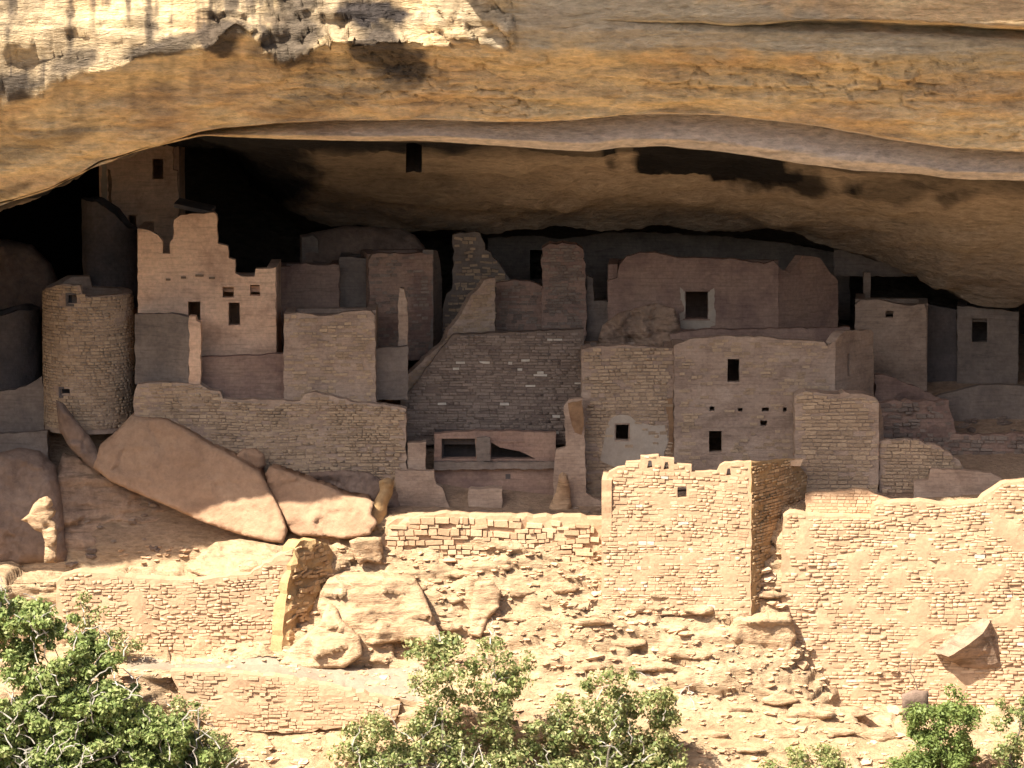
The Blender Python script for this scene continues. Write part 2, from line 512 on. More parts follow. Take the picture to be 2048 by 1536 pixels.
# ------------------------------------------------------------------ walls
class Plane:
    """a vertical wall plane through two surveyed corners (px, depth)"""
    def __init__(s, A, B, pyref):
        a, b = PV(A[0], pyref, A[1]), PV(B[0], pyref, B[1])
        s.a = np.array([a[0], a[1], 0.0])
        d = (b - a)[:2]
        s.len = float(np.hypot(*d))
        d = d / s.len
        s.u = np.array([d[0], d[1], 0.0])
        s.n = np.array([d[1], -d[0], 0.0])       # outwards, towards the camera
        s.yaw = math.atan2(d[1], d[0])
    def uz(s, px, py):
        a = (px - 1024) / FPX; b = (768 - py) / FPX
        r = np.array([a, FWD[1] + b * UPV[1], FWD[2] + b * UPV[2]])
        t = np.dot(s.n, s.a - CAM) / np.dot(s.n, r)
        p = CAM + r * t
        return (float(np.dot(s.u, p - s.a)), float(p[2]))
    def w(s, U, Z, off=0.0):
        U, Z, off = np.broadcast_arrays(np.asarray(U, float), np.asarray(Z, float), np.asarray(off, float))
        return s.a + U[..., None] * s.u + off[..., None] * s.n + Z[..., None] * np.array([0, 0, 1.0])

def holes_uz(pl, holes):
    out = []
    for h in holes:
        if isinstance(h[0], (int, float)):
            x0, y0, x1, y1 = h
            h = [(x0, y1), (x1, y1 + random.uniform(-1, 1)), (x1 + random.uniform(-1, 1), y0), (x0, y0)]
        out.append([pl.uz(*q) for q in h])
    return out

def wall(root, A, B, poly, mat='plaster', holes=(), t=0.45, rough=0.03, grid=0.32, jit=0.03, name='wall', stones=None, lintel=True, lean=0.0):
    """one wall: outline and openings as surveyed, real thickness, uneven face; stones laid in courses when asked for"""
    pyr = sum(p[1] for p in poly) / len(poly)
    pl = Plane(A, B, pyr)
    out = [pl.uz(*q) for q in poly]
    hs = holes_uz(pl, holes)
    ol = dense(out, 0.22, jit)
    V, F = cdt(ol, [dense(h, 0.2, 0.008) for h in hs], grid)
    z0 = V[:, 1].min()
    be = boundary(F)
    onb = np.zeros(len(V), bool)
    for i, j in be: onb[i] = onb[j] = True
    w = pl.w(V[:, 0], V[:, 1])
    off = rough * fbm(w[:, 0] * 1.3, w[:, 1] * 1.3, w[:, 2] * 1.6, 11, 3)
    off = np.where(onb, off * 0.3, off) - lean * (V[:, 1] - z0)
    front = pl.w(V[:, 0], V[:, 1], off)
    back = pl.w(V[:, 0], V[:, 1], -t + np.minimum(off, 0) * (1 if lean else 0))
    n = len(V)
    faces = [tuple(int(i) for i in f) for f in F] + [(int(f[2]) + n, int(f[1]) + n, int(f[0]) + n) for f in F]
    faces += [(j, i, i + n, j + n) for i, j in be]
    part(name, np.concatenate([front, back]), faces, M[mat], root)
    if lintel:
        for h in hs:
            hx = [q[0] for q in h]; hz = [q[1] for q in h]
            wd = max(hx) - min(hx)
            if wd < 0.33 or max(hz) - min(hz) < 0.4: continue
            for nm, zz, th in (('lintel', max(hz) + 0.045, 0.045), ('sill', min(hz) - 0.035, 0.035)):
                c = pl.w((max(hx) + min(hx)) / 2, zz, 0.012 - 0.14 - lean * (zz - z0))
                v, f = box_vf(c, pl.u, pl.n, (wd / 2 + 0.09, 0.16, th))
                v += rng.uniform(-0.008, 0.008, v.shape)
                part(nm, v, f, M[mat], root)
    if stones:
        lay_wall(root, pl, out, hs, lean=lean, z0=z0, **stones)
    return pl

def lay_wall(root, pl, out, hs, mat='stone', h=(0.11, 0.19), l=(0.2, 0.55), prot=0.035, n=300, gap=0.014, lean=0.0, z0=0.0, roll=0.02, skip=0.0, pale=0, wav=0.05):
    a = np.array(out)
    u0, zb = a.min(0); u1, zt = a.max(0)
    slots = []
    z = zb
    while z < zt:
        ch = random.uniform(*h)
        u = u0 - random.uniform(0, l[1])
        while u < u1:
            ln = random.uniform(*l) * (0.7 + 0.6 * random.random())
            cu, cz = u + ln / 2, z + ch / 2 + wav * float(vnoise(u * 0.35, z * 0.4, 3.3, 5))
            hh = ch * random.uniform(0.75, 1.08)
            X = cu + ln * np.array([0, -.42, .42, -.42, .42, -.2, .2, -.2, .2])
            Z = cz + hh * np.array([0, -.4, -.4, .4, .4, -.4, -.4, .4, .4])
            ok = inside(out, X, Z).all()
            for hh_ in hs:
                ok = ok and not inside(hh_, X, Z).any() and edge_dist(hh_, X, Z).min() > 0.035 and not inside([(cu - ln / 2, cz - hh / 2), (cu + ln / 2, cz - hh / 2), (cu + ln / 2, cz + hh / 2), (cu - ln / 2, cz + hh / 2)], np.array([q[0] for q in hh_]), np.array([q[1] for q in hh_])).any()
            if ok and random.random() >= skip:
                off = random.uniform(0, prot) - lean * (cz - z0)
                slots.append((pl.w(cu, cz, off), pl.yaw, random.gauss(0, roll), ln - gap, random.uniform(.7, 1.3) * prot + 0.012, hh - gap * .7))
            u += ln
        z += ch
    if pale:
        random.shuffle(slots)
        lay_stones(root, slots[:pale], 'stone_pale', pale)
        slots = slots[pale:]
        n -= pale
    lay_stones(root, slots, mat, n)

def base_of(A, B, poly):
    pyb = max(p[1] for p in poly)
    a, b = PV(A[0], pyb, A[1]), PV(B[0], pyb, B[1])
    return tuple((a + b) / 2)

def room_shell(root, pl, out, depth, mat, drop=0.35, ends=(True, True)):
    """side walls, back wall and roof behind a front wall, so that its openings look into a closed dark room"""
    a = np.array(out)
    u0, zb = a.min(0); u1, _ = a.max(0)
    tl = max(z for u, z in out if u < u0 + 0.5) - 0.03
    tr = max(z for u, z in out if u > u1 - 0.5) - 0.03
    um = (u0 + u1) / 2
    zr = min(tl, tr) - drop
    for e, u, tz in ((ends[0], u0 + 0.20, tl), (ends[1], u1 - 0.20, tr)):
        if e:
            c = pl.w(u, (zb + tz) / 2, -0.455 - depth / 2)
            v, f = box_vf(c, pl.u, pl.n, (0.195, depth / 2, (tz - zb) / 2))
            part('side_wall', v, f, M[mat], root)
    c = pl.w(um, (zb + zr) / 2, -0.46 - depth - 0.2)
    v, f = box_vf(c, pl.u, pl.n, ((u1 - u0) / 2, 0.195, (zr - zb) / 2 + 0.3))
    part('back_wall', v, f, M[mat], root)
    c = pl.w(um, zr, -0.46 - depth / 2)
    v, f = box_vf(c, pl.u, pl.n, ((u1 - u0) / 2 - 0.41, depth / 2 - 0.01, 0.12))
    part('roof', v, f, M[mat], root)

def building(name, label, cat, A, B, poly, mat='plaster', holes=(), depth=2.5, ends=(True, True), drop=0.35, stones=None, **kw):
    t = thing(name, label, cat, base_of(A, B, poly))
    pl = wall(t, A, B, poly, mat, holes, stones=stones, **kw)
    room_shell(t, pl, [pl.uz(*q) for q in poly], depth, mat, drop, ends)
    return t, pl

def free_wall(name, label, A, B, poly, mat='plaster', cat='wall', **kw):
    t = thing(name, label, cat, base_of(A, B, poly))
    pl = wall(t, A, B, poly, mat, **kw)
    return t, pl

def patch(root, pl, poly, mat, off=0.02, t=0.05, name='plaster_patch'):
    """a coat of plaster or a stain crust lying on a wall face"""
    out = [pl.uz(*q) for q in poly]
    V, F = cdt(dense(out, 0.15, 0.03), [], 0.25)
    n = len(V)
    w = pl.w(V[:, 0], V[:, 1])
    be = boundary(F)
    o = off + 0.012 * vnoise(w[:, 0] * 3, w[:, 1] * 3, w[:, 2] * 3, 4)
    fr, bk = pl.w(V[:, 0], V[:, 1], o), pl.w(V[:, 0], V[:, 1], -t)
    faces = [tuple(int(i) for i in f) for f in F] + [(j, i, i + n, j + n) for i, j in be]
    return part(name, np.concatenate([fr, bk]), faces, M[mat], root)

def round_tower(name, label, px, Y, rad, top, bottom, mat, holes=(), stones=None, taper=0.03, a0=0, cat='tower', root=None):
    """round tower; top: (px, py) skyline read on its front; bottom: py of its foot"""
    c0 = PV(px, bottom, Y)
    t = root or thing(name, label, cat, tuple(c0))
    zb = PV(px, bottom, Y - rad)[2] - 0.6
    na, nz = 96, 34
    ang = np.linspace(0, 2 * math.pi, na, endpoint=False)
    tx = np.array([q[0] for q in top]); ty = np.array([q[1] for q in top])
    pxa = px + rad * np.cos(ang) * 50
    pya = np.interp(pxa, tx, ty)
    zt = np.array([PV(px, q, Y - rad * 0.6)[2] for q in pya]) + 0.03 * vnoise(ang * 6, 0, 0, 3)
    tt = np.linspace(0, 1, nz)
    Z = zb + (zt[None, :] - zb) * tt[:, None]
    rr = rad * (1 - taper * tt[:, None]) + 0.035 * fbm(np.cos(ang)[None, :] * 3, np.sin(ang)[None, :] * 3, Z * 1.5, 8, 3)
    X = c0[0] + rr * np.cos(ang)[None, :]
    Yy = Y + rr * np.sin(ang)[None, :]
    V = np.stack([X, Yy, Z], -1).reshape(-1, 3)
    f = []
    for i in range(nz - 1):
        for j in range(na):
            k = (j + 1) % na
            qv = V[[i * na + j, i * na + k, (i + 1) * na + k, (i + 1) * na + j]].mean(0)
            if qv[1] < Y and any(PV(h_[0] + 1, h_[3], qv[1])[0] < qv[0] < PV(h_[2] - 1, h_[3], qv[1])[0] and PV(px, h_[3], qv[1])[2] + .03 < qv[2] < PV(px, h_[1], qv[1])[2] - .03 for h_ in holes):
                continue
            f.append((i * na + j, i * na + k, (i + 1) * na + k, (i + 1) * na + j))
    b = len(V)
    ri = rad * (1 - taper) - 0.4
    inn = np.stack([c0[0] + ri * np.cos(ang), Y + ri * np.sin(ang), zt - 0.02], -1)
    flo = np.stack([c0[0] + ri * np.cos(ang), Y + ri * np.sin(ang), np.full(na, zt.min() - 0.5)], -1)
    V = np.concatenate([V, inn, flo])
    for j in range(na):
        k = (j + 1) % na
        f.append(((nz - 1) * na + j, (nz - 1) * na + k, b + k, b + j))
        f.append((b + j, b + k, b + na + k, b + na + j))
    f.append(tuple(b + na + j for j in range(na)))
    part('wall', V, f, M[mat], t, smooth=False)
    if stones:
        slots = []
        h, l, prot = stones['h'], stones['l'], stones['prot']
        z = zb + 0.2
        while z < zt.max():
            ch = random.uniform(*h)
            a = math.pi + random.uniform(0, .1)
            while a < 2 * math.pi:
                ln = random.uniform(*l)
                am = a + ln / rad / 2
                zl = np.interp(am, ang, zt)
                zc = z + ch / 2
                hid = False
                qx = px + rad * math.cos(am) * 50
                qz = zc
                for hx0, hy0, hx1, hy1 in holes:
                    za, zb2 = PV(px, hy1, Y - rad)[2], PV(px, hy0, Y - rad)[2]
                    if hx0 - 8 < qx < hx1 + 8 and za - .08 < qz < zb2 + .08: hid = True
                if zc + ch / 2 < zl and not hid:
                    r = rad * (1 - taper * (zc - zb) / (zl - zb)) + random.uniform(0, prot)
                    c = np.array([c0[0] + r * math.cos(am), Y + r * math.sin(am), zc])
                    slots.append((c, am + math.pi / 2, random.gauss(0, .02), ln - .02, prot + .012, ch * random.uniform(.88, 1) - .008))
                a += ln / rad
            z += ch
        lay_stones(t, slots, stones.get('mat', 'stone'), 300)
    for hx0, hy0, hx1, hy1 in holes:      # small loopholes: a dark recessed box proud of nothing, set into the face
        hxm = (hx0 + hx1) / 2
        ca = (hxm - px) / 50 / rad
        yy = Y - rad * math.sqrt(max(0, 1 - ca * ca))
        p0, p1 = PV(hx0, hy1, yy), PV(hx1, hy0, yy)
        frame_box(t, p0, p1, yy - 0.05)
    return t

def frame_box(t, p0, p1, y):
    """a small loophole: four edge stones round a sunk opening with a dark back"""
    x0, z0, x1, z1 = p0[0], p0[2], p1[0], p1[2]
    e = 0.09
    v = [(x0 - e, y, z0 - e), (x1 + e, y, z0 - e), (x1 + e, y, z1 + e), (x0 - e, y, z1 + e),
         (x0, y, z0), (x1, y, z0), (x1, y, z1), (x0, y, z1)]
    v += [(q[0], y + 0.5, q[2]) for q in v[4:8]]
    f = [(0, 1, 5, 4), (1, 2, 6, 5), (2, 3, 7, 6), (3, 0, 4, 7), (4, 5, 9, 8), (5, 6, 10, 9), (6, 7, 11, 10), (7, 4, 8, 11), (8, 9, 10, 11)]
    v = np.array(v)
    part('loophole', v, f, M['plaster_soot'], t)

def boulder(name, label, poly, Y, thick, mat='boulder', tx=0.0, tz=0.0, bev=0.35, bw=0.5, amp=0.08, grid=0.11, cat='boulder', root=None, group=None, freq=0.8, strat=0.0, cell=0.05, facet=0.12):
    """rock with a surveyed outline, a tilted front face (tx, tz: depth gained per metre to the side and up), rounded edges and real thickness"""
    cx = sum(p[0] for p in poly) / len(poly); cy = sum(p[1] for p in poly) / len(poly)
    pl = Plane((cx - 50, Y), (cx + 50, Y), cy)
    out = [pl.uz(*q) for q in poly]
    o0 = pl.uz(cx, cy)
    ol = dense(out, grid * 1.1, grid * 0.12)
    V, F = cdt(ol, [], grid)
    d = edge_dist(ol, V[:, 0], V[:, 1])
    w = pl.w(V[:, 0], V[:, 1])
    q = np.clip(d / bw, 0, 1)
    rim = bev * (1 - np.sqrt(np.clip(1 - (1 - q) ** 2, 0, 1)))
    dep = tx * (V[:, 0] - o0[0]) + tz * (V[:, 1] - o0[1]) + rim
    dep = dep + amp * fbm(w[:, 0] * freq, 3.1, w[:, 2] * freq, 21, 4)
    if strat:
        dep = dep + strat * vnoise(w[:, 0] * .4, 0, w[:, 2] * 4.5 + .5 * w[:, 0] * .2, 31)
    cv, cg = cells(w[:, 0] * .9 + .4 * w[:, 2], w[:, 2] * 1.3 - .2 * w[:, 0], 61)
    dep = dep + cell * cv + cell * .8 * np.exp(-cg / .06) + amp * .35 * fbm(w[:, 0] * freq * 4, 1.7, w[:, 2] * freq * 7, 25, 3)
    if facet: dep = dep + facets(w[:, 0] * .75, w[:, 2] * .85, 67, facet)
    be = boundary(F)
    n = len(V)
    fr = pl.w(V[:, 0], V[:, 1], -dep)
    # perspective keeps the outline: slide along the sight line rather than straight back
    sl = (fr[:, 1] - CAM[1]) / (Y - CAM[1])
    base = pl.w(V[:, 0], V[:, 1])
    fr = CAM + (base - CAM) * sl[:, None]
    bk = fr.copy()
    bk[:, 1] += np.maximum(0.05, thick * np.sqrt(q))
    faces = [tuple(int(i) for i in f) for f in F] + [(int(f[2]) + n, int(f[1]) + n, int(f[0]) + n) for f in F] + [(j, i, i + n, j + n) for i, j in be]
    at = tuple(pl.w(o0[0], min(z for _, z in out)))
    v = np.concatenate([fr, bk])
    if root is None:
        me = np_mesh(name, v - np.array(at), faces, M[mat], True)
        o = new_obj(name, me)
        o.location = at
        return tag(o, label, cat, group)
    return part(name, v, faces, M[mat], root, True)

# ------------------------------------------------------------------ big sheets: cliff with its alcove, and the ground
def curve(pts, px):
    """pts: (px, py, Y) knots -> smooth py, Y along px"""
    a = np.array(pts, float)
    py = np.interp(px, a[:, 0], a[:, 1]); Y = np.interp(px, a[:, 0], a[:, 2])
    return py, Y

def smooth1(a, k):
    if k < 1: return a
    ker = np.hanning(2 * k + 3)[1:-1]; ker /= ker.sum()
    return np.convolve(np.pad(a, k, mode='edge'), ker, mode='valid')

def sheet_grid(curves, px, rows, smooth=6):
    """stack of (rows+1) x len(px) world points, plus the px and py of every point"""
    W, PY, K = [], [], []
    C = []
    for c in curves:
        if callable(c):
            C.append(c(px))
        else:
            py, Y = curve(c, px)
            C.append((smooth1(py, smooth), smooth1(Y, smooth)))
    for i in range(len(C) - 1):
        n = rows[i]
        for j in range(n):
            t = j / n
            PY.append(C[i][0] * (1 - t) + C[i + 1][0] * t)
            Yr = C[i][1] * (1 - t) + C[i + 1][1] * t
            K.append(np.full(len(px), i + t))
            W.append(PV(px, PY[-1], Yr))
    PY.append(C[-1][0]); K.append(np.full(len(px), float(len(C) - 1))); W.append(PV(px, C[-1][0], C[-1][1]))
    return np.array(W), np.array(PY), np.array(K)

def grid_normals(W):
    du = np.gradient(W, axis=1); dv = np.gradient(W, axis=0)
    n = np.cross(du, dv)
    return n / np.maximum(np.linalg.norm(n, axis=-1, keepdims=True), 1e-9)

def grid_faces(nr, nc):
    i, j = np.meshgrid(np.arange(nr - 1), np.arange(nc - 1), indexing='ij')
    a = (i * nc + j).ravel()
    return np.stack([a, a + nc, a + nc + 1, a + 1], 1)

def put_attr(me, name, arr):
    at = me.attributes.new(name, 'FLOAT', 'POINT')
    at.data.foreach_set('value', np.clip(arr, 0, 1).astype(np.float32).ravel())

def blob(PX, PY, cx, cy, rx, ry, ang=0, soft=0.35, seed=1, warp=0.35):
    """a stain of irregular outline"""
    c, s = math.cos(R(ang)), math.sin(R(ang))
    x, y = PX - cx, PY - cy
    u, v = (x * c + y * s) / rx, (-x * s + y * c) / ry
    d = np.sqrt(u * u + v * v) + warp * fbm(PX / 45, PY / 28, seed, seed, 4)
    return np.clip((1 - d) / soft + 0.5, 0, 1)

# --- where the overhang's shadow must fall: plane of the sun through the top of the sunlit block
KSL = SUN_TO.z / -SUN_TO.y
Z0 = P(1350, 905, -3.2).z
def y_on_shadow(px, py):
    lo, hi = -30.0, 10.0
    for _ in range(40):
        m = (lo + hi) / 2
        if P(px, py, m).z > Z0 - KSL * (m + 3.2): hi = m
        else: lo = m
    return (lo + hi) / 2

pxs = np.concatenate([np.arange(-2600, -300, 60), np.arange(-300, 2360, 4), np.arange(2360, 4700, 60)]).astype(float)
EDGE = [(-2600, 1200), (-1500, 800), (-600, 480), (-250, 290), (-60, 225), (0, 205), (80, 190), (150, 150), (240, 130), (300, 108), (420, 92), (470, 40), (500, 60), (560, 140),
        (620, 100), (650, 80), (800, 85), (1000, 92), (1060, 96), (1300, 96), (1700, 100), (2048, 110), (2600, 160), (3400, 600), (4700, 1100)]
EY = [(e[0], e[1], y_on_shadow(e[0], min(e[1], 420)) + (0.72 if e[0] < 1030 else 0.6)) for e in EDGE]
def dy(d, base=EY):
    return lambda a, b: [(e[0], e[1] + a, e[2] + b) for e in base]
GL = [(-2600, 1500), (-1500, 1100), (-600, 720), (-200, 490), (0, 405), (100, 374), (200, 324), (300, 290), (400, 263), (500, 250), (600, 244), (850, 239), (1000, 243), (1150, 239), (1230, 231), (1300, 229),
      (1450, 231), (1600, 245), (1750, 271), (1900, 294), (2048, 303), (2600, 420), (3400, 900), (4700, 1400)]
HL = [(-2600, 1520), (-1500, 1120), (-600, 740), (-200, 500), (0, 410), (100, 378), (200, 328), (300, 294), (400, 271), (500, 276), (600, 279), (850, 282), (1000, 290), (1110, 298), (1180, 303), (1240, 294), (1330, 294), (1400, 301),
      (1500, 312), (1580, 322), (1700, 338), (1800, 345), (1900, 357), (2048, 362), (2600, 480), (3400, 960), (4700, 1450)]
JL = [(-2600, 1600, 8), (-1500, 1200, 8), (-600, 760, 8), (-200, 470, 9), (0, 392, 10), (100, 352, 10), (200, 296, 11), (350, 272, 12), (440, 300, 12), (520, 380, 11.5), (620, 440, 11), (700, 452, 10.5), (820, 458, 10), (950, 463, 9.5),
      (1060, 457, 9), (1200, 453, 9), (1330, 451, 9), (1450, 458, 9), (1600, 476, 9), (1720, 502, 9), (1800, 535, 9), (1880, 582, 8.5), (1960, 604, 8), (2048, 613, 7.5), (2600, 720, 6), (3400, 1100, 4), (4700, 1500, 4)]
def shift(c, dpy, dY):
    return [(q[0], q[1] + dpy, q[2] + dY) for q in c]
def withY(c, Y):
    return [(q[0], q[1], Y(q[0]) if callable(Y) else Y) for q in c]
def mid(c, d, t, dY=0.0):
    px = sorted(set([q[0] for q in c] + [q[0] for q in d]))
    a, b = np.array(c, float), np.array(d, float)
    return [(x, np.interp(x, a[:, 0], a[:, 1]) * (1 - t) + np.interp(x, b[:, 0], b[:, 1]) * t,
             np.interp(x, a[:, 0], a[:, 2]) * (1 - t) + np.interp(x, b[:, 0], b[:, 2]) * t + dY) for x in px]

Gc = withY(GL, lambda x: float(np.interp(x, [-600, 0, 200, 400, 800, 2048, 3000], [-6.0, -7.2, -8.2, -8.9, -9.6, -9.5, -9])))
Hc = withY(HL, lambda x: float(np.interp(x, [-600, 0, 200, 400, 500, 2048, 3000], [-5.6, -6.8, -7.8, -8.3, -8.1, -7.9, -7.5])))
yb = y_on_shadow(1200, -330)
eyl = y_on_shadow(500, 100) + 0.8
BROW = [(-2600, -330, eyl + 3.0), (640, -330, eyl + 3.0), (700, -330, eyl + 1.0), (745, -330, yb + .25), (1500, -330, yb + .25), (2300, -330, yb + .3), (4700, -330, yb + 1)]
BROW2 = [(-2600, -200, eyl + 2.2), (640, -200, eyl + 2.2), (760, -200, eyl + .6), (990, -200, -14.2), (2300, -200, -14.4), (4700, -200, -15)]
FACE0 = [(-2600, -60, eyl + 1.3), (800, -60, eyl + 1.0), (1000, -60, -12.7), (1300, -40, -12.5), (2048, -30, -12.8), (4700, -30, -13.4)]
FACE1 = [(-2600, 20, eyl + .8), (800, 20, eyl + .55), (1000, 20, -12.6), (1200, 36, -12.5), (1350, 39, -12.6), (1700, 42, -12.9), (2048, 50, -13.0), (4700, 70, -13.6)]
FACE2 = [(-2600, 26, eyl + .75), (800, 26, eyl + .5), (1000, 26, -12.6), (1200, 40, -12.5), (1350, 43, -12.2), (1700, 50, -11.4), (2048, 62, -11.0), (4700, 90, -12)]
FACE3 = [(-2600, 60, eyl + .6), (800, 60, eyl + .35), (1000, 60, -12.5), (1200, 60, -12.5), (1350, 60, -12.4), (1700, 66, -12.2), (2048, 80, -12.1), (4700, 110, -12)]
def lowest(c, e, gap):
    """keep a cliff curve above the overhang's edge"""
    ev = np.array(e, float)
    xs = sorted(set([q[0] for q in c] + [q[0] for q in e]))
    a = np.array(c, float)
    return [(x, min(np.interp(x, a[:, 0], a[:, 1]), np.interp(x, ev[:, 0], ev[:, 1]) - gap), np.interp(x, a[:, 0], a[:, 2])) for x in xs]
CURVES = [
    [(-2600, -1700, 20), (4700, -1700, 20)],
    [(-2600, -1100, -9), (4700, -1100, -9)],
    BROW, BROW2,
    lowest(FACE0, EY, 24), lowest(FACE1, EY, 18), lowest(FACE2, EY, 14), lowest(FACE3, EY, 8),
    EY,
    mid(EY, Gc, 0.33, 0.35), mid(EY, Gc, 0.7, 0.1),
    Gc,
    shift(Gc, 2, 1.3),
    mid(shift(Gc, 2, 1.3), Hc, 0.74, -0.5),
    Hc,
    shift(Hc, 1, 3.0),
    mid(shift(Hc, 1, 3.0), JL, 0.3, 1.4), mid(shift(Hc, 1, 3.0), JL, 0.7, .6),
    JL,
    shift(JL, -14, 2.4),
    shift(JL, 25, 7.0),
    [(-2600, 900, 18), (4700, 900, 18)],
]
ROWS = [3, 8, 6, 6, 6, 2, 4, 6, 12, 16, 14, 2, 8, 6, 3, 10, 12, 10, 3, 5, 14]
W, PY, K = sheet_grid(CURVES, pxs, ROWS, 3)
PX = np.broadcast_to(pxs, PY.shape)
nrm = grid_normals(W)
if nrm[10, 200, 1] > 0: nrm = -nrm
x, y, z = W[..., 0], W[..., 1], W[..., 2]
lit = (K < 8) * 1.0
amp = np.where(K < 8, 0.22, np.where(K < 11, 0.16, np.where(K < 15, 0.05, 0.28)))
amp = np.where((K < 8) & (PX > 1010), 0.10, amp)
disp = amp * fbm(x * 0.45, y * 0.4, z * 1.1, 41, 5, 0.55)
strata = vnoise(x * 0.16, y * 0.2, z * 2.4 + 0.08 * x, 43) + 0.6 * vnoise(x * 0.5, y * 0.2, z * 5 + .1 * x, 44)
disp += np.where(K < 8, 0.16 * (PX < 1020) + 0.05, np.where(K < 11, 0.13, 0.05)) * strata
crag = np.abs(vnoise(x * 0.8, y * .5, z * 0.8, 47)) - .4
disp += np.where((K < 8) & (PX < 1030), (0.08 + .16 * (PX > 420)) * crag, 0)
cv, cg = cells(x * 1.1 + .3 * z, z * 2.4 + .2 * x, 91)
disp += np.where((K < 8.1) & (PX < 1030), (.16 * cv - .22 * np.exp(-cg / .09)) * np.where(PX < 420, .4, .9), 0)
bed = z + .06 * x + .25 * vnoise(x * .25, 0, z * .5, 98)
msk = np.clip(fbm(x * .14, 0, z * .45, 97, 3) * 1.3 + .45 + .5 * (PX > 950) * (PY < 190), 0, 1) * np.clip((K - 8.05) / .3, 0, 1) * np.clip((10.9 - K) / .3, 0, 1)
cv, cg = cells(x * .8 + .4 * vnoise(x * .9, 1, z * 2, 94), bed * 3.6, 95)
disp += (.10 * cv - .16 * np.exp(-cg / .07)) * msk
cv, cg = cells(x * .28, bed * 1.5, 96)
disp += (.10 * cv - .14 * np.exp(-cg / .035)) * np.clip((K - 8.05) / .3, 0, 1) * np.clip((10.9 - K) / .3, 0, 1) * (.4 + .6 * msk)
W = W + nrm * disp[..., None]
grid_px, grid_py, grid_K = PX, PY, K
# the square niche under the lip is a real hole in the sheet
Fs = grid_faces(*PY.shape)
nc = PY.shape[1]
fc_px = PX.ravel()[Fs].mean(1); fc_py = PY.ravel()[Fs].mean(1); fc_k = K.ravel()[Fs].mean(1)
hole = (fc_px > 811) & (fc_px < 844) & (fc_py > 286) & (fc_py < 334) & (fc_k > 15) & (fc_k < 18)
hv = W.reshape(-1, 3)[np.unique(Fs[hole])]
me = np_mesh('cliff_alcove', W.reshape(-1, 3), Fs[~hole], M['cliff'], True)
inn = (K > 15) * 1.0
grey = np.clip((blob(PX, PY, 1250, 40, 360, 70, 2, .5, 3) + blob(PX, PY, 1750, 80, 420, 32, 3, .6, 4) + blob(PX, PY, 1950, 110, 200, 50, 4, .8, 5)) * (K < 11), 0, 1) * .7
varn_shade = blob(PX, PY, 580, 70, 62, 95, 8, .5, 6) * (K < 11) * .8  # shade of the vertical recess, put into the varnish colour
varn_shade = np.maximum(varn_shade, blob(PX, PY, 770, 110, 90, 45, 35, .4, 7) * .9 * (K > 6) * (K < 11))
varn_shade = np.maximum(varn_shade, blob(PX, PY, 740, 25, 75, 28, 5, .35, 8) * (K < 8))
varn_shade = np.maximum(varn_shade, blob(PX, PY, 440, 70, 45, 38, -20, .4, 9) * .9)  # from here on: undercut shade painted in together with dark rock stains
varn_shade = np.maximum(varn_shade, blob(PX, PY, 360, 88, 120, 14, -14, .4, 10) * .85)
varn_shade = np.maximum(varn_shade, blob(PX, PY, 30, 165, 45, 32, -20, .4, 11) * .9)
varn_shade = np.maximum(varn_shade, blob(PX, PY, 140, 125, 55, 26, -25, .4, 12) * .75)
varn_shade = np.maximum(varn_shade, blob(PX, PY, 90, 280, 110, 22, -18, .6, 13) * .45)
varn_shade = np.maximum(varn_shade, blob(PX, PY, 640, 205, 130, 22, -14, .6, 14) * .4)
varn_shade = np.maximum(varn_shade, blob(PX, PY, 10, 385, 60, 12, -22, .5, 15) * .6)
varn_shade *= (K < 11.2)
streak = np.clip(fbm(PX / 20, PY / 170, 1.0, 71, 4) * 1.3 - .12 + .5 * fbm(PX / 35, PY / 20, 1.0, 75, 3), 0, .8) * (K < 8) * (PX < 560)
streak = np.maximum(streak, np.clip(fbm(PX / 26, PY / 90, 5.0, 77, 4) - .1, 0, .6) * (K > 8) * (K < 9.6) * (PX < 900) * .45)
varn_shade = np.maximum(varn_shade, streak)
pale = (K < 8) * (PX < 1040) * np.clip(.55 + .9 * fbm(PX / 60, PY / 90, 2.0, 73, 4), 0, 1)
pale = np.maximum(pale, np.clip((K - 13.2) / .3, 0, 1) * (K < 14.2) * np.clip((PX - 600) / 600, 0.3, 1))  # lower edge of the lip: its bright highlight put into the colour
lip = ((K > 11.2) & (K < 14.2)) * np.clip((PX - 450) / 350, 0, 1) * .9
soot_shade = blob(PX, PY, 1410, 322, 170, 34, 6, .35, 21) * 1.4 + blob(PX, PY, 1580, 365, 125, 28, 6, .5, 22) * .9 + blob(PX, PY, 1800, 380, 110, 20, 5, .5, 23) * .6 + blob(PX, PY, 1895, 400, 22, 14, 0, .5, 24) * .6  # black zone under the lip: deep shadow and real stains in one colour
soot_shade = soot_shade + blob(PX, PY, 440, 350, 150, 110, 0, .8, 25, .2) * .95 + blob(PX, PY, 700, 340, 260, 90, 12, 1.0, 26) * .3
soot_shade = soot_shade + np.clip((1200 - PX) / 900, 0, .34) * np.clip((470 - PY) / 120 + .3, 0, 1)  # fall-off of light across the ceiling, put into the colour
soot_shade = soot_shade + np.clip((K - 14.2) / .3, 0, 1) * np.clip((15.5 - K) / .5, 0, 1) * .75  # band just behind the lip: its shade painted into the rock
soot_shade = soot_shade * np.maximum(inn, K > 14.2) * (K < 18.3) + (K > 18.3) * .75 + (K > 16) * (PX < 360) * .9
for nm, ar in (('vault', (K > 14.2) * .88), ('grey', grey), ('varnish', varn_shade), ('pale', pale), ('lip', lip), ('soot', soot_shade)):
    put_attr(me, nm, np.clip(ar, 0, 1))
row_k = K[:, 0]
crease = {int(np.argmin(np.abs(row_k - k))) for k in (11, 12, 14, 15, 18)}
ev = np.empty(len(me.edges) * 2, np.int32); me.edges.foreach_get('vertices', ev)
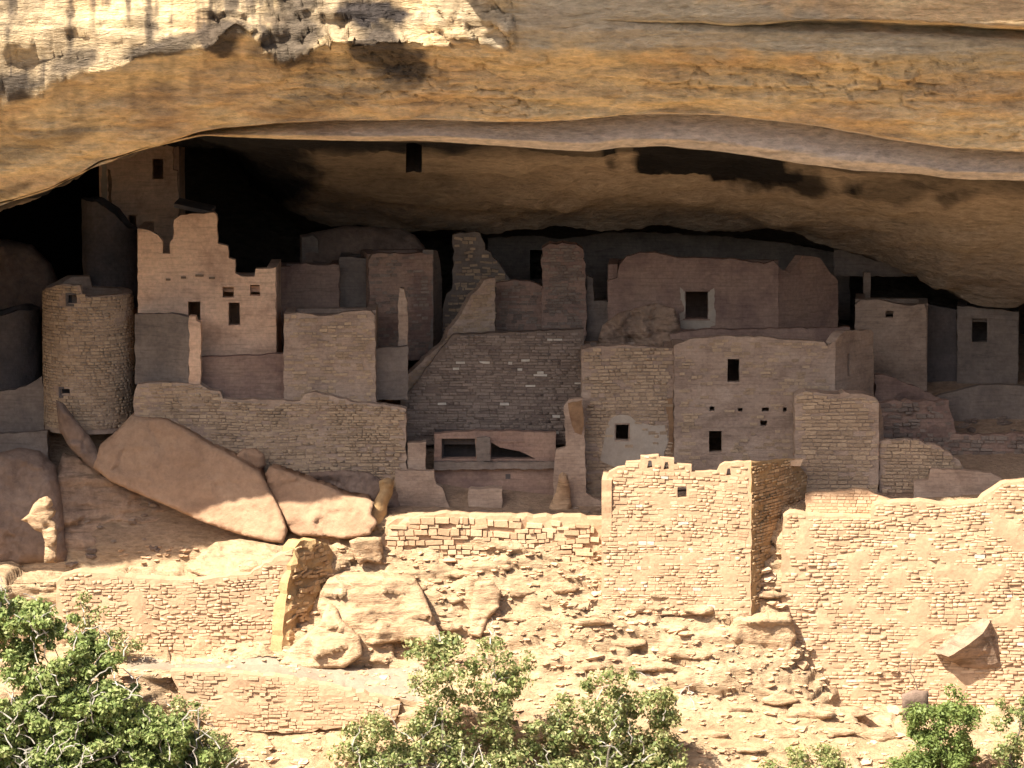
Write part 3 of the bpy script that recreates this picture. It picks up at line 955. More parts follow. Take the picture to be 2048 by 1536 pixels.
er = (ev // nc).reshape(-1, 2)
sh = (er[:, 0] == er[:, 1]) & np.isin(er[:, 0], list(crease))
sa = me.attributes.new('sharp_edge', 'BOOLEAN', 'EDGE')
sa.data.foreach_set('value', sh)
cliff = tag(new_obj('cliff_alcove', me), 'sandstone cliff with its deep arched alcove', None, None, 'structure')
if hole.any():
    hf = Fs[hole]
    ed = set()
    for q in hf:
        for k in range(4): ed.add((int(q[k]), int(q[(k + 1) % 4])))
    ed = [e for e in ed if (e[1], e[0]) not in ed]
    idx = {int(k): n for n, k in enumerate(np.unique(hf))}
    fv = W.reshape(-1, 3)[np.unique(hf)]
    m_ = len(fv)
    ff = [(idx[a], idx[b], idx[b] + m_, idx[a] + m_) for a, b in ed] + [tuple(idx[int(k)] + m_ for k in q) for q in hf]
    part('rock_niche', np.concatenate([fv, fv + np.array([0, 1.4, 1.2])]), ff, M['plaster_soot'])['kind'] = 'structure'

# --- ground: alcove floor, front terrace, slope, canyon and the far rim the photograph was taken from
G = [
    [(-2600, 600, 18.6), (4700, 600, 18.6)],
    [(-2600, 760, 9), (300, 740, 9), (900, 700, 9), (1500, 690, 9), (1850, 772, 8.5), (2100, 768, 8.5), (4700, 800, 9)],
    [(-2600, 960, 4.5), (0, 880, 4.5), (300, 790, 4.5), (600, 800, 4.5), (850, 880, 4.2), (1150, 950, 4), (1600, 920, 4), (1850, 885, 4.5), (2048, 875, 4.5), (4700, 960, 4)],
    [(-2600, 1130, 1.6), (0, 1070, 1.6), (150, 1010, 1.6), (400, 985, 1.2), (800, 1010, .6), (1200, 1020, .6), (1600, 990, .6), (1850, 985, .4), (2048, 965, .4), (4700, 1060, 0)],
    [(-2600, 1210, .2), (0, 1140, .3), (200, 1135, .2), (380, 1130, .0), (480, 1100, -.6), (600, 1062, -1), (800, 1032, -1), (1200, 1046, -1), (1600, 1015, -1.2), (2048, 995, -1.4), (4700, 1090, -1.5)],
    [(-2600, 1225, -2.5), (0, 1165, -3.6), (110, 1160, -3.7), (400, 1160, -3.6), (540, 1130, -3.4), (620, 1105, -2.0), (760, 1085, -1.4), (1000, 1085, -1.5), (1200, 1090, -1.6), (1480, 1100, -1.8), (1600, 1040, -2.0), (2048, 1010, -2.4), (4700, 1110, -2.4)],
    [(-2600, 1300, -4), (0, 1300, -4), (110, 1305, -4.0), (400, 1300, -3.9), (540, 1285, -3.8), (630, 1150, -2.5), (760, 1135, -2.3), (1000, 1155, -2.3), (1200, 1170, -2.5), (1480, 1195, -2.7), (1580, 1240, -2.6), (1680, 1385, -2.3), (2048, 1420, -2.7), (4700, 1460, -2.9)],
    [(-2600, 1420, -5), (0, 1335, -5.2), (300, 1322, -5.4), (560, 1328, -5.2), (800, 1330, -4.9), (1200, 1350, -5.2), (1500, 1410, -5.2), (1750, 1450, -5.2), (2048, 1470, -5.2), (4700, 1530, -5.2)],
    [(-2600, 1470, -7.4), (0, 1380, -7.4), (300, 1338, -7.2), (560, 1352, -7.2), (700, 1378, -7.2), (800, 1398, -7.3), (1200, 1462, -7.4), (1500, 1500, -7.4), (2048, 1530, -7.4), (4700, 1580, -7.4)],
    [(-2600, 1520, -8.4), (0, 1440, -8.4), (260, 1390, -8.0), (340, 1450, -7.4), (560, 1460, -7.4), (780, 1450, -7.5), (860, 1440, -8.2), (1200, 1500, -8.4), (1500, 1540, -8.4), (2048, 1570, -8.4), (4700, 1620, -8.4)],
    [(-2600, 1760, -12), (0, 1680, -12), (600, 1600, -12), (1200, 1650, -12), (2048, 1680, -12), (4700, 1780, -12)],
    [(-2600, 2500, -26), (4700, 2500, -26)],
]
gp = np.concatenate([np.arange(-2600, -200, 60), np.arange(-200, 2260, 4.5), np.arange(2260, 4700, 60)]).astype(float)
W, PY, K = sheet_grid(G, gp, [4, 8, 10, 14, 10, 36, 42, 14, 16, 30, 14], 6)
PX = np.broadcast_to(gp, PY.shape)
# beyond: straight world rows down to the canyon floor and up to the far rim
far = []
for Yf, zf in ((-38, -62), (-55, -78), (-75, -84), (-95, -72), (-115, -48), (-132, -14), (-142, 14), (-146, 18.6), (-152, 19.2), (-220, 24), (-600, 40), (-2000, 60)):
    sp = 1 + max(0, -Yf - 30) / 120.0
    xx = (gp - 1024) * 0.02 * sp
    zz = zf + 1.5 * fbm(xx * .05, Yf * .05, 0, 61, 3) * (0 if Yf < -140 else 1)
    far.append(np.stack([xx, np.full_like(xx, Yf), zz], -1))
nr0 = len(W)
nrm = grid_normals(W)
if nrm[30, 300, 2] < 0: nrm = -nrm
x, y, z = W[..., 0], W[..., 1], W[..., 2]
rockz = np.clip(np.minimum((K - 3.6) / .6, 1), 0, 1) * np.where((K > 7) & (K < 8.1), 0.12, 1) * np.where(K > 8.2, .55, 1)
disp = (0.05 + 0.10 * rockz) * fbm(x * .7, y * .5, z * 1.2, 51, 5, .55)
ter = vnoise(x * .35, 0, z * 2.1 + .15 * x, 53) + .7 * vnoise(x * .8, 0, z * 4.4 + .1 * x, 54)
disp += rockz * 0.15 * ter
disp += rockz * .22 * (np.abs(vnoise(x * .6, y * .4, z * 1.3, 55)) - .35)
sz = .7 + .5 * vnoise(x * .12, 0, z * .2, 57)
cv, cg = cells(x * 1.5 + .5 * vnoise(x, 0, z, 58), z * 3.4 + .25 * x + .5 * vnoise(x, 3, z, 59), 81)
disp += rockz * (.09 * cv - .09 * np.exp(-cg / .07)) * np.clip(sz, .2, 1.1)
cv, cg = cells(x * .45, z * 1.1 + .15 * x, 85)
disp += rockz * (.20 * cv - .12 * np.exp(-cg / .04))
W = W + nrm * disp[..., None]
W = np.concatenate([W, np.array(far)])
Fg = grid_faces(*W.shape[:2])
ncg = W.shape[1]
row, colm = Fg[:, 0] // ncg, Fg[:, 0] % ncg
kk = np.concatenate([K[:, 0], np.full(len(far), 99.0)])[row]
pth = (kk >= 7) & (kk < 7.99) & (gp[colm] > 250) & (gp[colm] < 840)
me = np_mesh('ground', W.reshape(-1, 3), Fg[~pth], M['ground'], True)
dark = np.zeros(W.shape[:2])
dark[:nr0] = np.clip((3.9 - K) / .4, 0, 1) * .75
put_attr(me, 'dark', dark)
soil = np.zeros(W.shape[:2])
soil[:nr0] = np.maximum(blob(PX, PY, 560, 1500, 190, 60, 0, .5, 33), blob(PX, PY, 1550, 1475, 260, 40, 0, .6, 34)) * .9
put_attr(me, 'soil', soil)
bounce_pale = np.ones(W.shape[:2])
bounce_pale[:nr0] = np.clip((K - 9.9) / .3, 0, 1)  # unseen ground made paler to bounce more light up to the overhang
put_attr(me, 'talus', bounce_pale)
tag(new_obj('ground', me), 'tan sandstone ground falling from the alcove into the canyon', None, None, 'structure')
me = np_mesh('path', W.reshape(-1, 3), Fg[pth], M['path'], True)
tag(new_obj('path', me), 'pale trodden path along the foot of the lower wall', None, None, 'structure')
GW, GPX, GK = W[:nr0], PX, K
GPY = PY
from mathutils.bvhtree import BVHTree
BVH = BVHTree.FromPolygons(W[:nr0].reshape(-1, 3).tolist(), [tuple(int(i) for i in f) for f in grid_faces(nr0, ncg)])
def on_ground(px, py):
    a = (px - 1024) / FPX; b = (768 - py) / FPX
    d = Vector((a, FWD[1] + b * UPV[1], FWD[2] + b * UPV[2])).normalized()
    h = BVH.ray_cast(Vector(CAM), d)
    return h[0], h[1]

# ------------------------------------------------------------------ buildings of the village
exec_after = []
COURSES = dict(mat='stone_grey', h=(.11, .18), l=(.2, .5), prot=.03)

# tall square tower under the ceiling
t, pl = building('square_tower', 'tall square tower reaching the alcove ceiling, with a dark window near the top', 'tower', (200, 8), (357, 8),
                 [(200, 236), (346, 236), (346, 340), (355, 342), (357, 402), (357, 640), (200, 640)], 'plaster_pink', [(305, 317, 327, 357), (257, 430, 273, 456)], depth=2.4)
patch(t, pl, [(203, 330), (213, 330), (214, 410), (203, 412)], 'plaster_pale', 0.05, name='corner_strip')
patch(t, pl, [(215, 338), (221, 340), (224, 372), (222, 410), (217, 410), (217, 372)], 'stain', 0.02, name='stain_streak')
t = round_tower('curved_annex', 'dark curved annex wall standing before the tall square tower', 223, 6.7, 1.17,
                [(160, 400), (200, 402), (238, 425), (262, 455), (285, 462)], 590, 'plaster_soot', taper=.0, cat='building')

# stepped building with the broken skyline
t, pl = building('stepped_building', 'pinkish stepped building with a broken skyline and small square windows', 'building', (276, 2.7), (552, 2.7),
                 [(276, 466), (285, 458), (298, 461), (316, 470), (325, 482), (325, 507), (340, 507), (340, 484), (346, 478), (348, 440), (362, 430), (428, 425), (433, 430), (435, 487),
                  (455, 492), (457, 516), (470, 520), (470, 546), (483, 553), (509, 553), (511, 538), (552, 535), (552, 728), (276, 728)], 'plaster_pink',
                 [(445, 574, 467, 595), (500, 570, 520, 591), (457, 605, 480, 651), (376, 603, 401, 655)], depth=3.0, drop=.9)
for px_, py_, w_ in ((332, 559, 9), (362, 555, 10), (391, 551, 16), (418, 556, 12)):
    a, b = pl.uz(px_, py_), pl.uz(px_ + w_, py_)
    v, f = box_vf(pl.w((a[0] + b[0]) / 2, a[1], 0.0), pl.u, pl.n, ((b[0] - a[0]) / 2, .07, .04))
    part('beam_end', v, f, M['timber'], t)
v, f = box_vf(PV(390, 413, 4.9), (1, 0, 0), (0, 1, 0), (0.75, 1.3, 0.08))
v[:, 2] += (v[:, 0] - v[:, 0].mean()) * -0.22
part('roof_slab', v, f, M['plaster_grey'], t)

# round towers
t = round_tower('round_tower', 'pale round stone tower beside the stepped building', 180, 3.8, 1.9,
                [(80, 592), (95, 578), (130, 566), (175, 566), (180, 588), (260, 588), (282, 594)], 840, 'plaster',
                [(136, 590, 158, 608), (122, 778, 143, 791)], stones=dict(mat='stone_grey', h=(.10, .16), l=(.16, .42), prot=.012), taper=.04)
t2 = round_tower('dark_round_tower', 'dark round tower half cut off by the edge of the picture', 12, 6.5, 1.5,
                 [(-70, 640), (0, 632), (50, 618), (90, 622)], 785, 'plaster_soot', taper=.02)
free_wall('pale_wall_stub', 'pale low wall at the foot of the dark round tower', (-30, 3.4), (88, 3.2), [(-30, 785), (30, 780), (60, 768), (84, 752), (88, 800), (88, 868), (-30, 868)], 'plaster_grey')
free_wall('low_kerb_wall', 'low stone wall below the pale stub wall at the cave floor', (-40, 2.4), (95, 2.2), [(-40, 868), (40, 866), (95, 862), (95, 930), (-40, 930)], 'plaster_grey')
boulder('cave_boulder', 'large dim grey boulder in the dark behind the round towers', [(-60, 500), (0, 478), (60, 490), (100, 530), (125, 590), (90, 640), (0, 650), (-60, 650)], 9, 2.5, 'boulder_dark', tz=.3, bev=.6)

# grey plastered cross wall; its end's sunlit look is put into the colour
t = thing('cross_wall', 'grey plastered cross wall ending in a bright upright edge', 'wall', base_of((272, 2.4), (378, 1.3), [(272, 768)]))
wall(t, (270, 2.4), (377.5, 1.32), [(270, 628), (345, 628), (377.5, 635), (377.5, 768), (270, 768)], 'plaster_grey', t=.4)
wall(t, (378, 1.3), (401, 1.3), [(378, 633), (391, 633), (393, 642), (401, 646), (401, 770), (378, 770)], 'plaster_pink', t=.6, name='wall_end')
free_wall('terrace_wall', 'low dim terrace wall below the stepped building', (402, 2.0), (567, 2.0), [(398, 716), (470, 712), (570, 708), (570, 820), (398, 820)], 'plaster_mauve')

# plain box house and its neighbours
t, pl = building('plain_house', 'plain square windowless house front right of the stepped building', 'building', (568, 1.5), (752, 1.5),
                 [(568, 629), (600, 626), (635, 632), (660, 631), (700, 623), (742, 622), (750, 632), (752, 810), (568, 810)], 'plaster', depth=2.2,
                 stones=dict(mat='stone_grey', h=(.1, .16), l=(.2, .45), prot=.012, n=300, skip=.55))
free_wall('recess_wall', 'low wall closing the recess beside the plain house', (752.5, 2.3), (816, 2.5), [(752.5, 698), (816, 692), (816, 800), (752.5, 800)], 'plaster_grey')
free_wall('thin_pillar', 'thin pale wall end standing in the recess beside the plain house', (797, 2.9), (815, 2.9), [(797, 600), (800, 576), (808, 578), (815, 605), (815, 730), (797, 730)], 'plaster', t=.5)
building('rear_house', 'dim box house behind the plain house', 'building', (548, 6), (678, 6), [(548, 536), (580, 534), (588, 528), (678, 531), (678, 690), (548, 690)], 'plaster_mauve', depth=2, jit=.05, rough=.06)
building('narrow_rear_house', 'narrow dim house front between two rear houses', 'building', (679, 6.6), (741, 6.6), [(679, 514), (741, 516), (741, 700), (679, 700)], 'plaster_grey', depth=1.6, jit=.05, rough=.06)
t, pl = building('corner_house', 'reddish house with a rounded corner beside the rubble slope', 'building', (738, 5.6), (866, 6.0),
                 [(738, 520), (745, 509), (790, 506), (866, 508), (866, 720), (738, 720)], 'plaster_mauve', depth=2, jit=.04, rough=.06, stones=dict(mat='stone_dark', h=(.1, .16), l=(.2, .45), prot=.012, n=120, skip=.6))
wall(t, (866.5, 6.0), (884, 7.6), [(866.5, 500), (876, 502), (880, 520), (884, 560), (884, 700), (866.5, 715)], 'plaster_grey', name='side_wall')
boulder('ledge_rock', 'dim rock ledge under the ceiling behind the rear houses', [(600, 470), (690, 452), (800, 456), (830, 470), (850, 495), (860, 560), (600, 560)], 9.2, 1.5, 'boulder_dark', tz=.5, bev=.3)
free_wall('dim_pillar', 'dim pillar in the black hollow behind the rear house', (604, 9.0), (636, 9.0), [(604, 474), (625, 470), (636, 480), (636, 560), (604, 560)], 'plaster_grey')

# ragged walls on the rubble slope
free_wall('ragged_wall', 'ragged wall stump rising to the ceiling above the rubble slope', (888, 7.6), (1042, 7.6),
          [(890, 600), (903, 580), (908, 530), (905, 470), (930, 467), (960, 466), (970, 500), (995, 522), (1010, 545), (1020, 560), (1042, 568), (1042, 700), (880, 700), (885, 640)], 'plaster_grey', jit=.08, rough=.1, stones=dict(mat='stone_grey', h=(.1, .18), l=(.2, .45), prot=.03, n=150, skip=.5, roll=.1))
free_wall('fin_wall', 'sloping broken fin wall running down the rubble slope', (780, 3.6), (990, 5.0),
          [(990, 556), (990, 700), (905, 740), (850, 800), (770, 800), (800, 765), (850, 715), (885, 688), (897, 660), (915, 640), (935, 605), (942, 590), (955, 580), (968, 560)], 'plaster', jit=.05,
          stones=dict(mat='stone_grey', h=(.1, .16), l=(.18, .4), prot=.015, skip=.4))
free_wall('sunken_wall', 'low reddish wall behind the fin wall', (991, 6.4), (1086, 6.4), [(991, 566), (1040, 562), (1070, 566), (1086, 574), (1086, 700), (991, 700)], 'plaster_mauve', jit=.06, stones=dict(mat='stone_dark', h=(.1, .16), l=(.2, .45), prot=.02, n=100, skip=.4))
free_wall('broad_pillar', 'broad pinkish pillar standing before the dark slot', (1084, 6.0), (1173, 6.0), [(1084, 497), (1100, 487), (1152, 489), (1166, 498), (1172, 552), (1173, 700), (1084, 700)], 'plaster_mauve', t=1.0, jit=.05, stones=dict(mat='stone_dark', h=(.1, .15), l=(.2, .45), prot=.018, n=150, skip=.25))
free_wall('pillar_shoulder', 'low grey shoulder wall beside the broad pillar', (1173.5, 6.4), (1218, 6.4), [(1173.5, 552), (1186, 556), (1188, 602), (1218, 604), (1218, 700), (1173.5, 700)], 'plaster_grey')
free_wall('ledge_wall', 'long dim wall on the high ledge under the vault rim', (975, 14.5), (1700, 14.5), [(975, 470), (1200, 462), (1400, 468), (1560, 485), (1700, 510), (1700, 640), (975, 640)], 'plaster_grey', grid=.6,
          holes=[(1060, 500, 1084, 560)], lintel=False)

# upper house with the framed window
t, pl = building('upper_house', 'mauve house front with rounded top and one framed square window under the vault', 'building', (1215, 5.6), (1557, 5.2),
                 [(1215, 562), (1235, 556), (1239, 530), (1253, 513), (1280, 505), (1310, 505), (1340, 512), (1355, 516), (1470, 518), (1528, 528), (1547, 522), (1557, 532), (1557, 700), (1215, 720)],
                 'plaster_mauve', [(1371, 583, 1415, 637)], depth=2.4, ends=(True, False))
fr = [(1360, 572), (1427, 574), (1431, 646), (1362, 642)]
for q in ([(1360, 574), (1370, 583), (1370, 637), (1360, 642)], [(1416, 583), (1428, 576), (1431, 646), (1416, 637)], [(1360, 643), (1370, 638), (1416, 638), (1431, 647), (1425, 662), (1362, 656)]):
    patch(t, pl, q, 'plaster_pale', .015)
wall(t, (1557.5, 5.2), (1676, 7.2), [(1557.5, 535), (1580, 547), (1592, 530), (1605, 512), (1640, 516), (1660, 545), (1676, 562), (1676, 690), (1557.5, 700)], 'plaster_mauve', name='side_wall')
boulder('rubble_mound', 'dark rubble heap against the foot of the upper house', [(1190, 700), (1205, 650), (1240, 625), (1290, 612), (1310, 606), (1350, 618), (1362, 660), (1365, 700), (1300, 712), (1230, 712)], 4.6, 1.0, 'boulder_mauve', bev=.2, bw=.25, amp=.28, freq=2.2, cell=.16)
free_wall('roof_edge_wall', 'thin ledge wall along the flat roof before the upper house', (1340, 4.2), (1700, 4.2), [(1340, 668), (1400, 660), (1700, 655), (1700, 720), (1340, 720)], 'plaster_mauve')

# big dark masonry wall over the kiva
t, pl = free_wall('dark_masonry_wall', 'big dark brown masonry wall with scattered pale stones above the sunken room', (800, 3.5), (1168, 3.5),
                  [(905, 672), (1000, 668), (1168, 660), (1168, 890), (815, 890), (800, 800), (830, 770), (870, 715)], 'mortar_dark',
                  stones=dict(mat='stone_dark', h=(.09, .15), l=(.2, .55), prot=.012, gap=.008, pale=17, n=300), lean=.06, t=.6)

# sunken room
t = thing('sunken_room', 'sunken open room with two dark openings below the dark masonry wall', 'ruin', base_of((870, 1.7), (1112, 1.7), [(870, 1030)]))
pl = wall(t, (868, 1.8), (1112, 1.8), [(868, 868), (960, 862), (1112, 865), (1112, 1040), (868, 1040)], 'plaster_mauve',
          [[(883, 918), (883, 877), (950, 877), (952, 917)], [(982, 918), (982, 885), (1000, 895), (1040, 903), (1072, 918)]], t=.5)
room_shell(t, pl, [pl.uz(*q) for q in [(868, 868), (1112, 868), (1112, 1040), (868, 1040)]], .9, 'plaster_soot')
for q in ([(868, 922), (1112, 922), (1112, 936), (868, 938)],):
    patch(t, pl, q, 'plaster_grey', .25, name='bench')
patch(t, pl, [(953, 874), (980, 874), (980, 921), (953, 921)], 'plaster_grey', .2, name='pier')
patch(t, pl, [(1011, 948), (1021, 948), (1021, 958), (1011, 958)], 'plaster_soot', .006, name='wall_socket')  # flat dark patch painted in for the shade inside a small hole
free_wall('small_pier', 'small square pier at the corner of the sunken room', (815, 1.0), (852, 1.0), [(815, 886), (852, 884), (851, 950), (815, 950)], 'plaster', t=.6)
free_wall('broken_wall', 'low broken wall with a stepped end beside the sunken room', (790, .5), (900, .5), [(790, 940), (868, 942), (872, 968), (884, 975), (890, 990), (899, 1014), (899, 1040), (790, 1040)], 'plaster', jit=.05)
free_wall('low_pier', 'low square pier standing inside the sunken room', (937, .6), (1005, .6), [(937, 981), (942, 978), (1004, 978), (1005, 1040), (937, 1040)], 'plaster', t=.7)
t, pl = free_wall('corner_stump', 'tall stained wall stump at the corner of the two-storey house', (1100, 1.0), (1206, .9),
          [(1128, 812), (1138, 799), (1165, 797), (1168, 850), (1172, 985), (1190, 998), (1206, 1003), (1206, 1060), (1095, 1060), (1105, 1000), (1112, 900), (1131, 895)], 'plaster', jit=.04)
patch(t, pl, [(1136, 806), (1164, 800), (1168, 850), (1163, 870), (1150, 865), (1140, 835)], 'stain', .015, name='stain_crust')
boulder('stone_stub', 'knobbly pale stub of masonry at the edge of the sunken room', [(1092, 1040), (1100, 1010), (1112, 985), (1118, 950), (1125, 944), (1135, 950), (1140, 980), (1143, 1020), (1138, 1040)], .4, .5, 'boulder_tan', bev=.2, bw=.3, amp=.06, freq=3)

# two-storey house
t, pl = building('rough_house', 'two-storey stone house front with one low window in a pale plastered patch', 'building', (1166, 1.9), (1347.5, 1.9),
                 [(1163, 700), (1190, 694), (1250, 690), (1320, 696), (1347.5, 696), (1347.5, 1000), (1166, 1000)], 'plaster', [(1232, 849, 1257, 880)], depth=2.6,
                 stones=dict(mat='stone_grey', h=(.11, .17), l=(.22, .5), prot=.02, n=300, skip=.12))
out = [(1215, 852), (1222, 836), (1240, 829), (1262, 833), (1275, 845), (1300, 850), (1330, 850), (1336, 880), (1325, 920), (1290, 940), (1230, 935), (1200, 920), (1208, 880)]
hz = [pl.uz(*q) for q in [(1229, 883), (1260, 883), (1260, 846), (1229, 846)]]
V, F = cdt(dense([pl.uz(*q) for q in out], .15, .03), [hz], .25)
fr_, n_ = pl.w(V[:, 0], V[:, 1], .05), len(V)
part('plaster_patch', np.concatenate([fr_, pl.w(V[:, 0], V[:, 1], -.03)]), [tuple(map(int, f)) for f in F] + [(j, i, i + n_, j + n_) for i, j in boundary(F)], M['plaster_pale'], t)
patch(t, pl, [(1330, 800), (1345, 795), (1347, 850), (1346, 930), (1336, 930), (1338, 860)], 'stain', .04, name='stain_streak')
t, pl = building('two_storey_house', 'smooth two-storey house with dark doors one above the other and small holes between', 'building', (1348, 1.7), (1670, 1.7),
                 [(1348, 692), (1378, 679), (1440, 672), (1530, 674), (1562, 679), (1648, 684), (1655, 692), (1670, 682), (1670, 980), (1348, 980)], 'plaster',
                 [(1455, 718, 1479, 764), (1418, 862, 1444, 905), (1419, 813, 1429, 822), (1476, 816, 1485, 823), (1524, 815, 1538, 823), (1566, 815, 1573, 824), [(1521, 852), (1520, 841), (1535, 841), (1533, 852)]],
                 depth=3.0, ends=(True, False), drop=.3, stones=dict(mat='stone_grey', h=(.1, .16), l=(.2, .5), prot=.008, n=260, skip=.72))
wall(t, (1670.5, 1.7), (1748, 4.0), [(1670.5, 684), (1678, 672), (1690, 662), (1742, 660), (1747, 666), (1747, 740), (1748, 830), (1670.5, 860)], 'plaster', [(1695, 707, 1701, 752)], name='side_wall', lintel=False)

# square block and low walls before the two-storey house
t, pl = free_wall('square_block', 'square block of pale rough masonry leaning on the two-storey house', (1590, .3), (1757, .3),
                  [(1590, 792), (1600, 786), (1612, 782), (1645, 787), (1680, 788), (1688, 783), (1700, 788), (1735, 790), (1750, 795), (1757, 803), (1757, 1010), (1590, 1010)], 'plaster', t=1.0,
                  stones=dict(mat='stone_grey', h=(.12, .21), l=(.25, .6), prot=.02, n=300, roll=.03, wav=.1, skip=.08), cat='building')
wall(t, (1757.5, .3), (1768, 1.6), [(1757.5, 806), (1762, 812), (1767, 850), (1768, 960), (1757.5, 960)], 'plaster', name='side_wall', t=.3)
free_wall('tapering_wall', 'low masonry wall tapering down from the square block', (1758, .5), (1935, .2),
          [(1758, 882), (1800, 880), (1838, 880), (1850, 888), (1880, 893), (1900, 906), (1918, 920), (1928, 940), (1935, 1010), (1758, 1010)], 'plaster', jit=.05,
          stones=dict(mat='stone_grey', h=(.11, .18), l=(.2, .5), prot=.03, n=300))
free_wall('broken_terrace', 'broken mauve terrace wall slanting away behind the square block', (1757, 3.0), (1900, 3.4),
          [(1757, 806), (1790, 800), (1840, 804), (1898, 800), (1903, 830), (1912, 865), (1915, 905), (1757, 905)], 'plaster_mauve', jit=.07, rough=.1,
          stones=dict(mat='stone_dark', h=(.11, .2), l=(.2, .5), prot=.04, n=120, skip=.5, roll=.1))
free_wall('upper_terrace', 'upper dim terrace wall slanting down beside the side wall of the two-storey house', (1750, 4.6), (1900, 5.0),
          [(1750, 750), (1790, 756), (1830, 772), (1880, 796), (1900, 830), (1750, 840)], 'plaster_mauve', jit=.06, rough=.1)

# right-hand deep houses
t, pl = building('loophole_house', 'small grey house with one tiny square hole below the vault rim', 'building', (1710, 8), (1853, 7.7),
                 [(1710, 610), (1722, 599), (1760, 600), (1790, 607), (1825, 612), (1848, 608), (1853, 620), (1853, 830), (1710, 830)], 'plaster', [(1771, 622, 1786, 635)], depth=2)
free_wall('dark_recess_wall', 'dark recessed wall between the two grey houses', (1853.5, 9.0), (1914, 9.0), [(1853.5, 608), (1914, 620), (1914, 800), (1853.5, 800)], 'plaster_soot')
t, pl = building('dim_house', 'dim blue-grey house with one dark upright window in the deepest corner', 'building', (1914.5, 8.8), (2070, 8.4),
                 [(1914.5, 612), (1990, 618), (2036, 624), (2036, 790), (1914.5, 790)], 'plaster_grey', [(1944, 637, 1974, 684)], depth=2)
free_wall('ceiling_post', 'short pale post holding the ledge above the grey house', (1728, 10.5), (1741, 10.5), [(1728, 545), (1741, 545), (1741, 625), (1728, 625)], 'plaster', t=.35, cat='post')
free_wall('grey_ledge_slab', 'smooth grey ledge wall above the short post', (1668, 11), (1860, 10.6), [(1668, 500), (1720, 496), (1790, 520), (1860, 548), (1830, 553), (1668, 552)], 'plaster_grey', t=1.5, cat='ledge')
free_wall('terrace_kerb', 'grey terrace wall below the dim house', (1855, 6.0), (2110, 5.8), [(1855, 800), (1880, 790), (1960, 770), (2110, 772), (2110, 900), (1855, 900)], 'plaster_grey')
free_wall('rubble_wall', 'rough mauve rubble wall running out of the picture below the grey terrace', (1860, 3.4), (2110, 3.0), [(1860, 885), (1900, 870), (2000, 868), (2110, 868), (2110, 980), (1860, 980)], 'plaster_mauve', jit=.05,
          stones=dict(mat='stone_dark', h=(.12, .2), l=(.2, .5), prot=.04, skip=.3))
free_wall('shaded_parapet', 'low stepped parapet with a small hole behind the long sunlit wall', (1826, -.5), (2004, -.7),
          [(1828, 985), (1828, 963), (1857, 960), (1862, 938), (1930, 941), (1982, 946), (2003, 957), (2004, 1040), (1828, 1040)], 'plaster', [(1937, 965, 1948, 976)], lintel=False)

# ------------------------------------------------------------------ sunlit front walls
t = thing('sunlit_block', 'tall sunlit block with a notched top and one small square window', 'building', base_of((1203, -3), (1503, -3.2), [(1203, 1200)]))
pl = wall(t, (1203, -3.0), (1502.5, -3.2),
          [(1212, 960), (1218, 945), (1235, 936), (1250, 934), (1252, 925), (1281, 923), (1281, 913), (1317, 911), (1320, 916), (1348, 918), (1348, 928), (1383, 931), (1383, 944), (1434, 944), (1440, 932),
           (1450, 926), (1502.5, 924), (1502.5, 1230), (1205, 1230), (1203, 1100), (1206, 1010)], 'mortar',
          [(1355, 974, 1373, 995), [(1294, 936), (1297, 921), (1303, 921), (1305, 936)], [(1327, 939), (1330, 924), (1336, 924), (1338, 939)], [(1452, 951), (1455, 937), (1460, 937), (1462, 951)]],
          stones=dict(mat='stone', h=(.08, .17), l=(.15, .46), prot=.006, gap=.008, n=300, roll=.07, wav=.2, skip=.2, pale=16), lintel=False)
pr = wall(t, (1503, -3.2), (1616, .4), [(1503, 924), (1560, 922), (1590, 918), (1600, 934), (1614, 950), (1616, 1240), (1503, 1240)], 'boulder_orange', name='side_wall', rough=.06, stones=dict(mat='stone_rust', h=(.09, .17), l=(.2, .5), prot=.02, n=150, skip=.2))  # shade and warm bounce light of this side are put into its colour
wall(t, (1210, 0), (1203, -2.95), [(1207, 940), (1203, 960), (1203, 1230), (1210, 1200)], 'mortar', name='side_wall', t=.4, lintel=False)
v, f = box_vf((PV(1350, 1090, -1.2)), (1, 0, 0), (0, 1, 0), (2.6, 1.3, .1))
part('floor_slab', v, f, M['mortar'], t)
v, f = box_vf(PV(1590, 924, -.6), (1, 0, 0), (0, 1, 0), (.25, .3, .12))
v += rng.uniform(-.06, .06, v.shape)
part('cap_stone', v, f, M['stone'], t)

t, pl = free_wall('long_sunlit_wall', 'long high sunlit retaining wall running off beyond the picture edge', (1563, -2.6), (2110, -3.1),
                  [(1567, 1034), (1580, 1026), (1640, 1032), (1742, 1036), (1748, 1010), (1790, 1005), (1850, 1004), (1900, 1010), (1958, 1004), (1975, 988), (2004, 968), (2060, 962), (2110, 960),
                   (2110, 1500), (1900, 1480), (1750, 1430), (1590, 1400), (1563, 1250), (1563, 1130)], 'mortar', t=.9, grid=.35, rough=.06, jit=.04,
                  stones=dict(mat='stone', h=(.08, .17), l=(.16, .5), prot=.006, gap=.008, n=300, roll=.07, wav=.2, skip=.22, pale=24))
free_wall('upper_parapet', 'short sunlit parapet with two broken sockets above the long sunlit wall', (1611, -1.75), (1796, -2.0),
          [(1611, 990), (1640, 984), (1690, 982), (1710, 978), (1735, 980), (1765, 994), (1796, 1003), (1796, 1060), (1611, 1060)], 'mortar', [(1626, 992, 1640, 1006), (1644, 992, 1662, 1004), [(1625, 1033), (1660, 1021), (1700, 1016), (1738, 1013), (1735, 1036), (1680, 1035)]], lintel=False, t=.4,
          stones=dict(mat='stone', h=(.09, .16), l=(.16, .4), prot=.008, n=120))
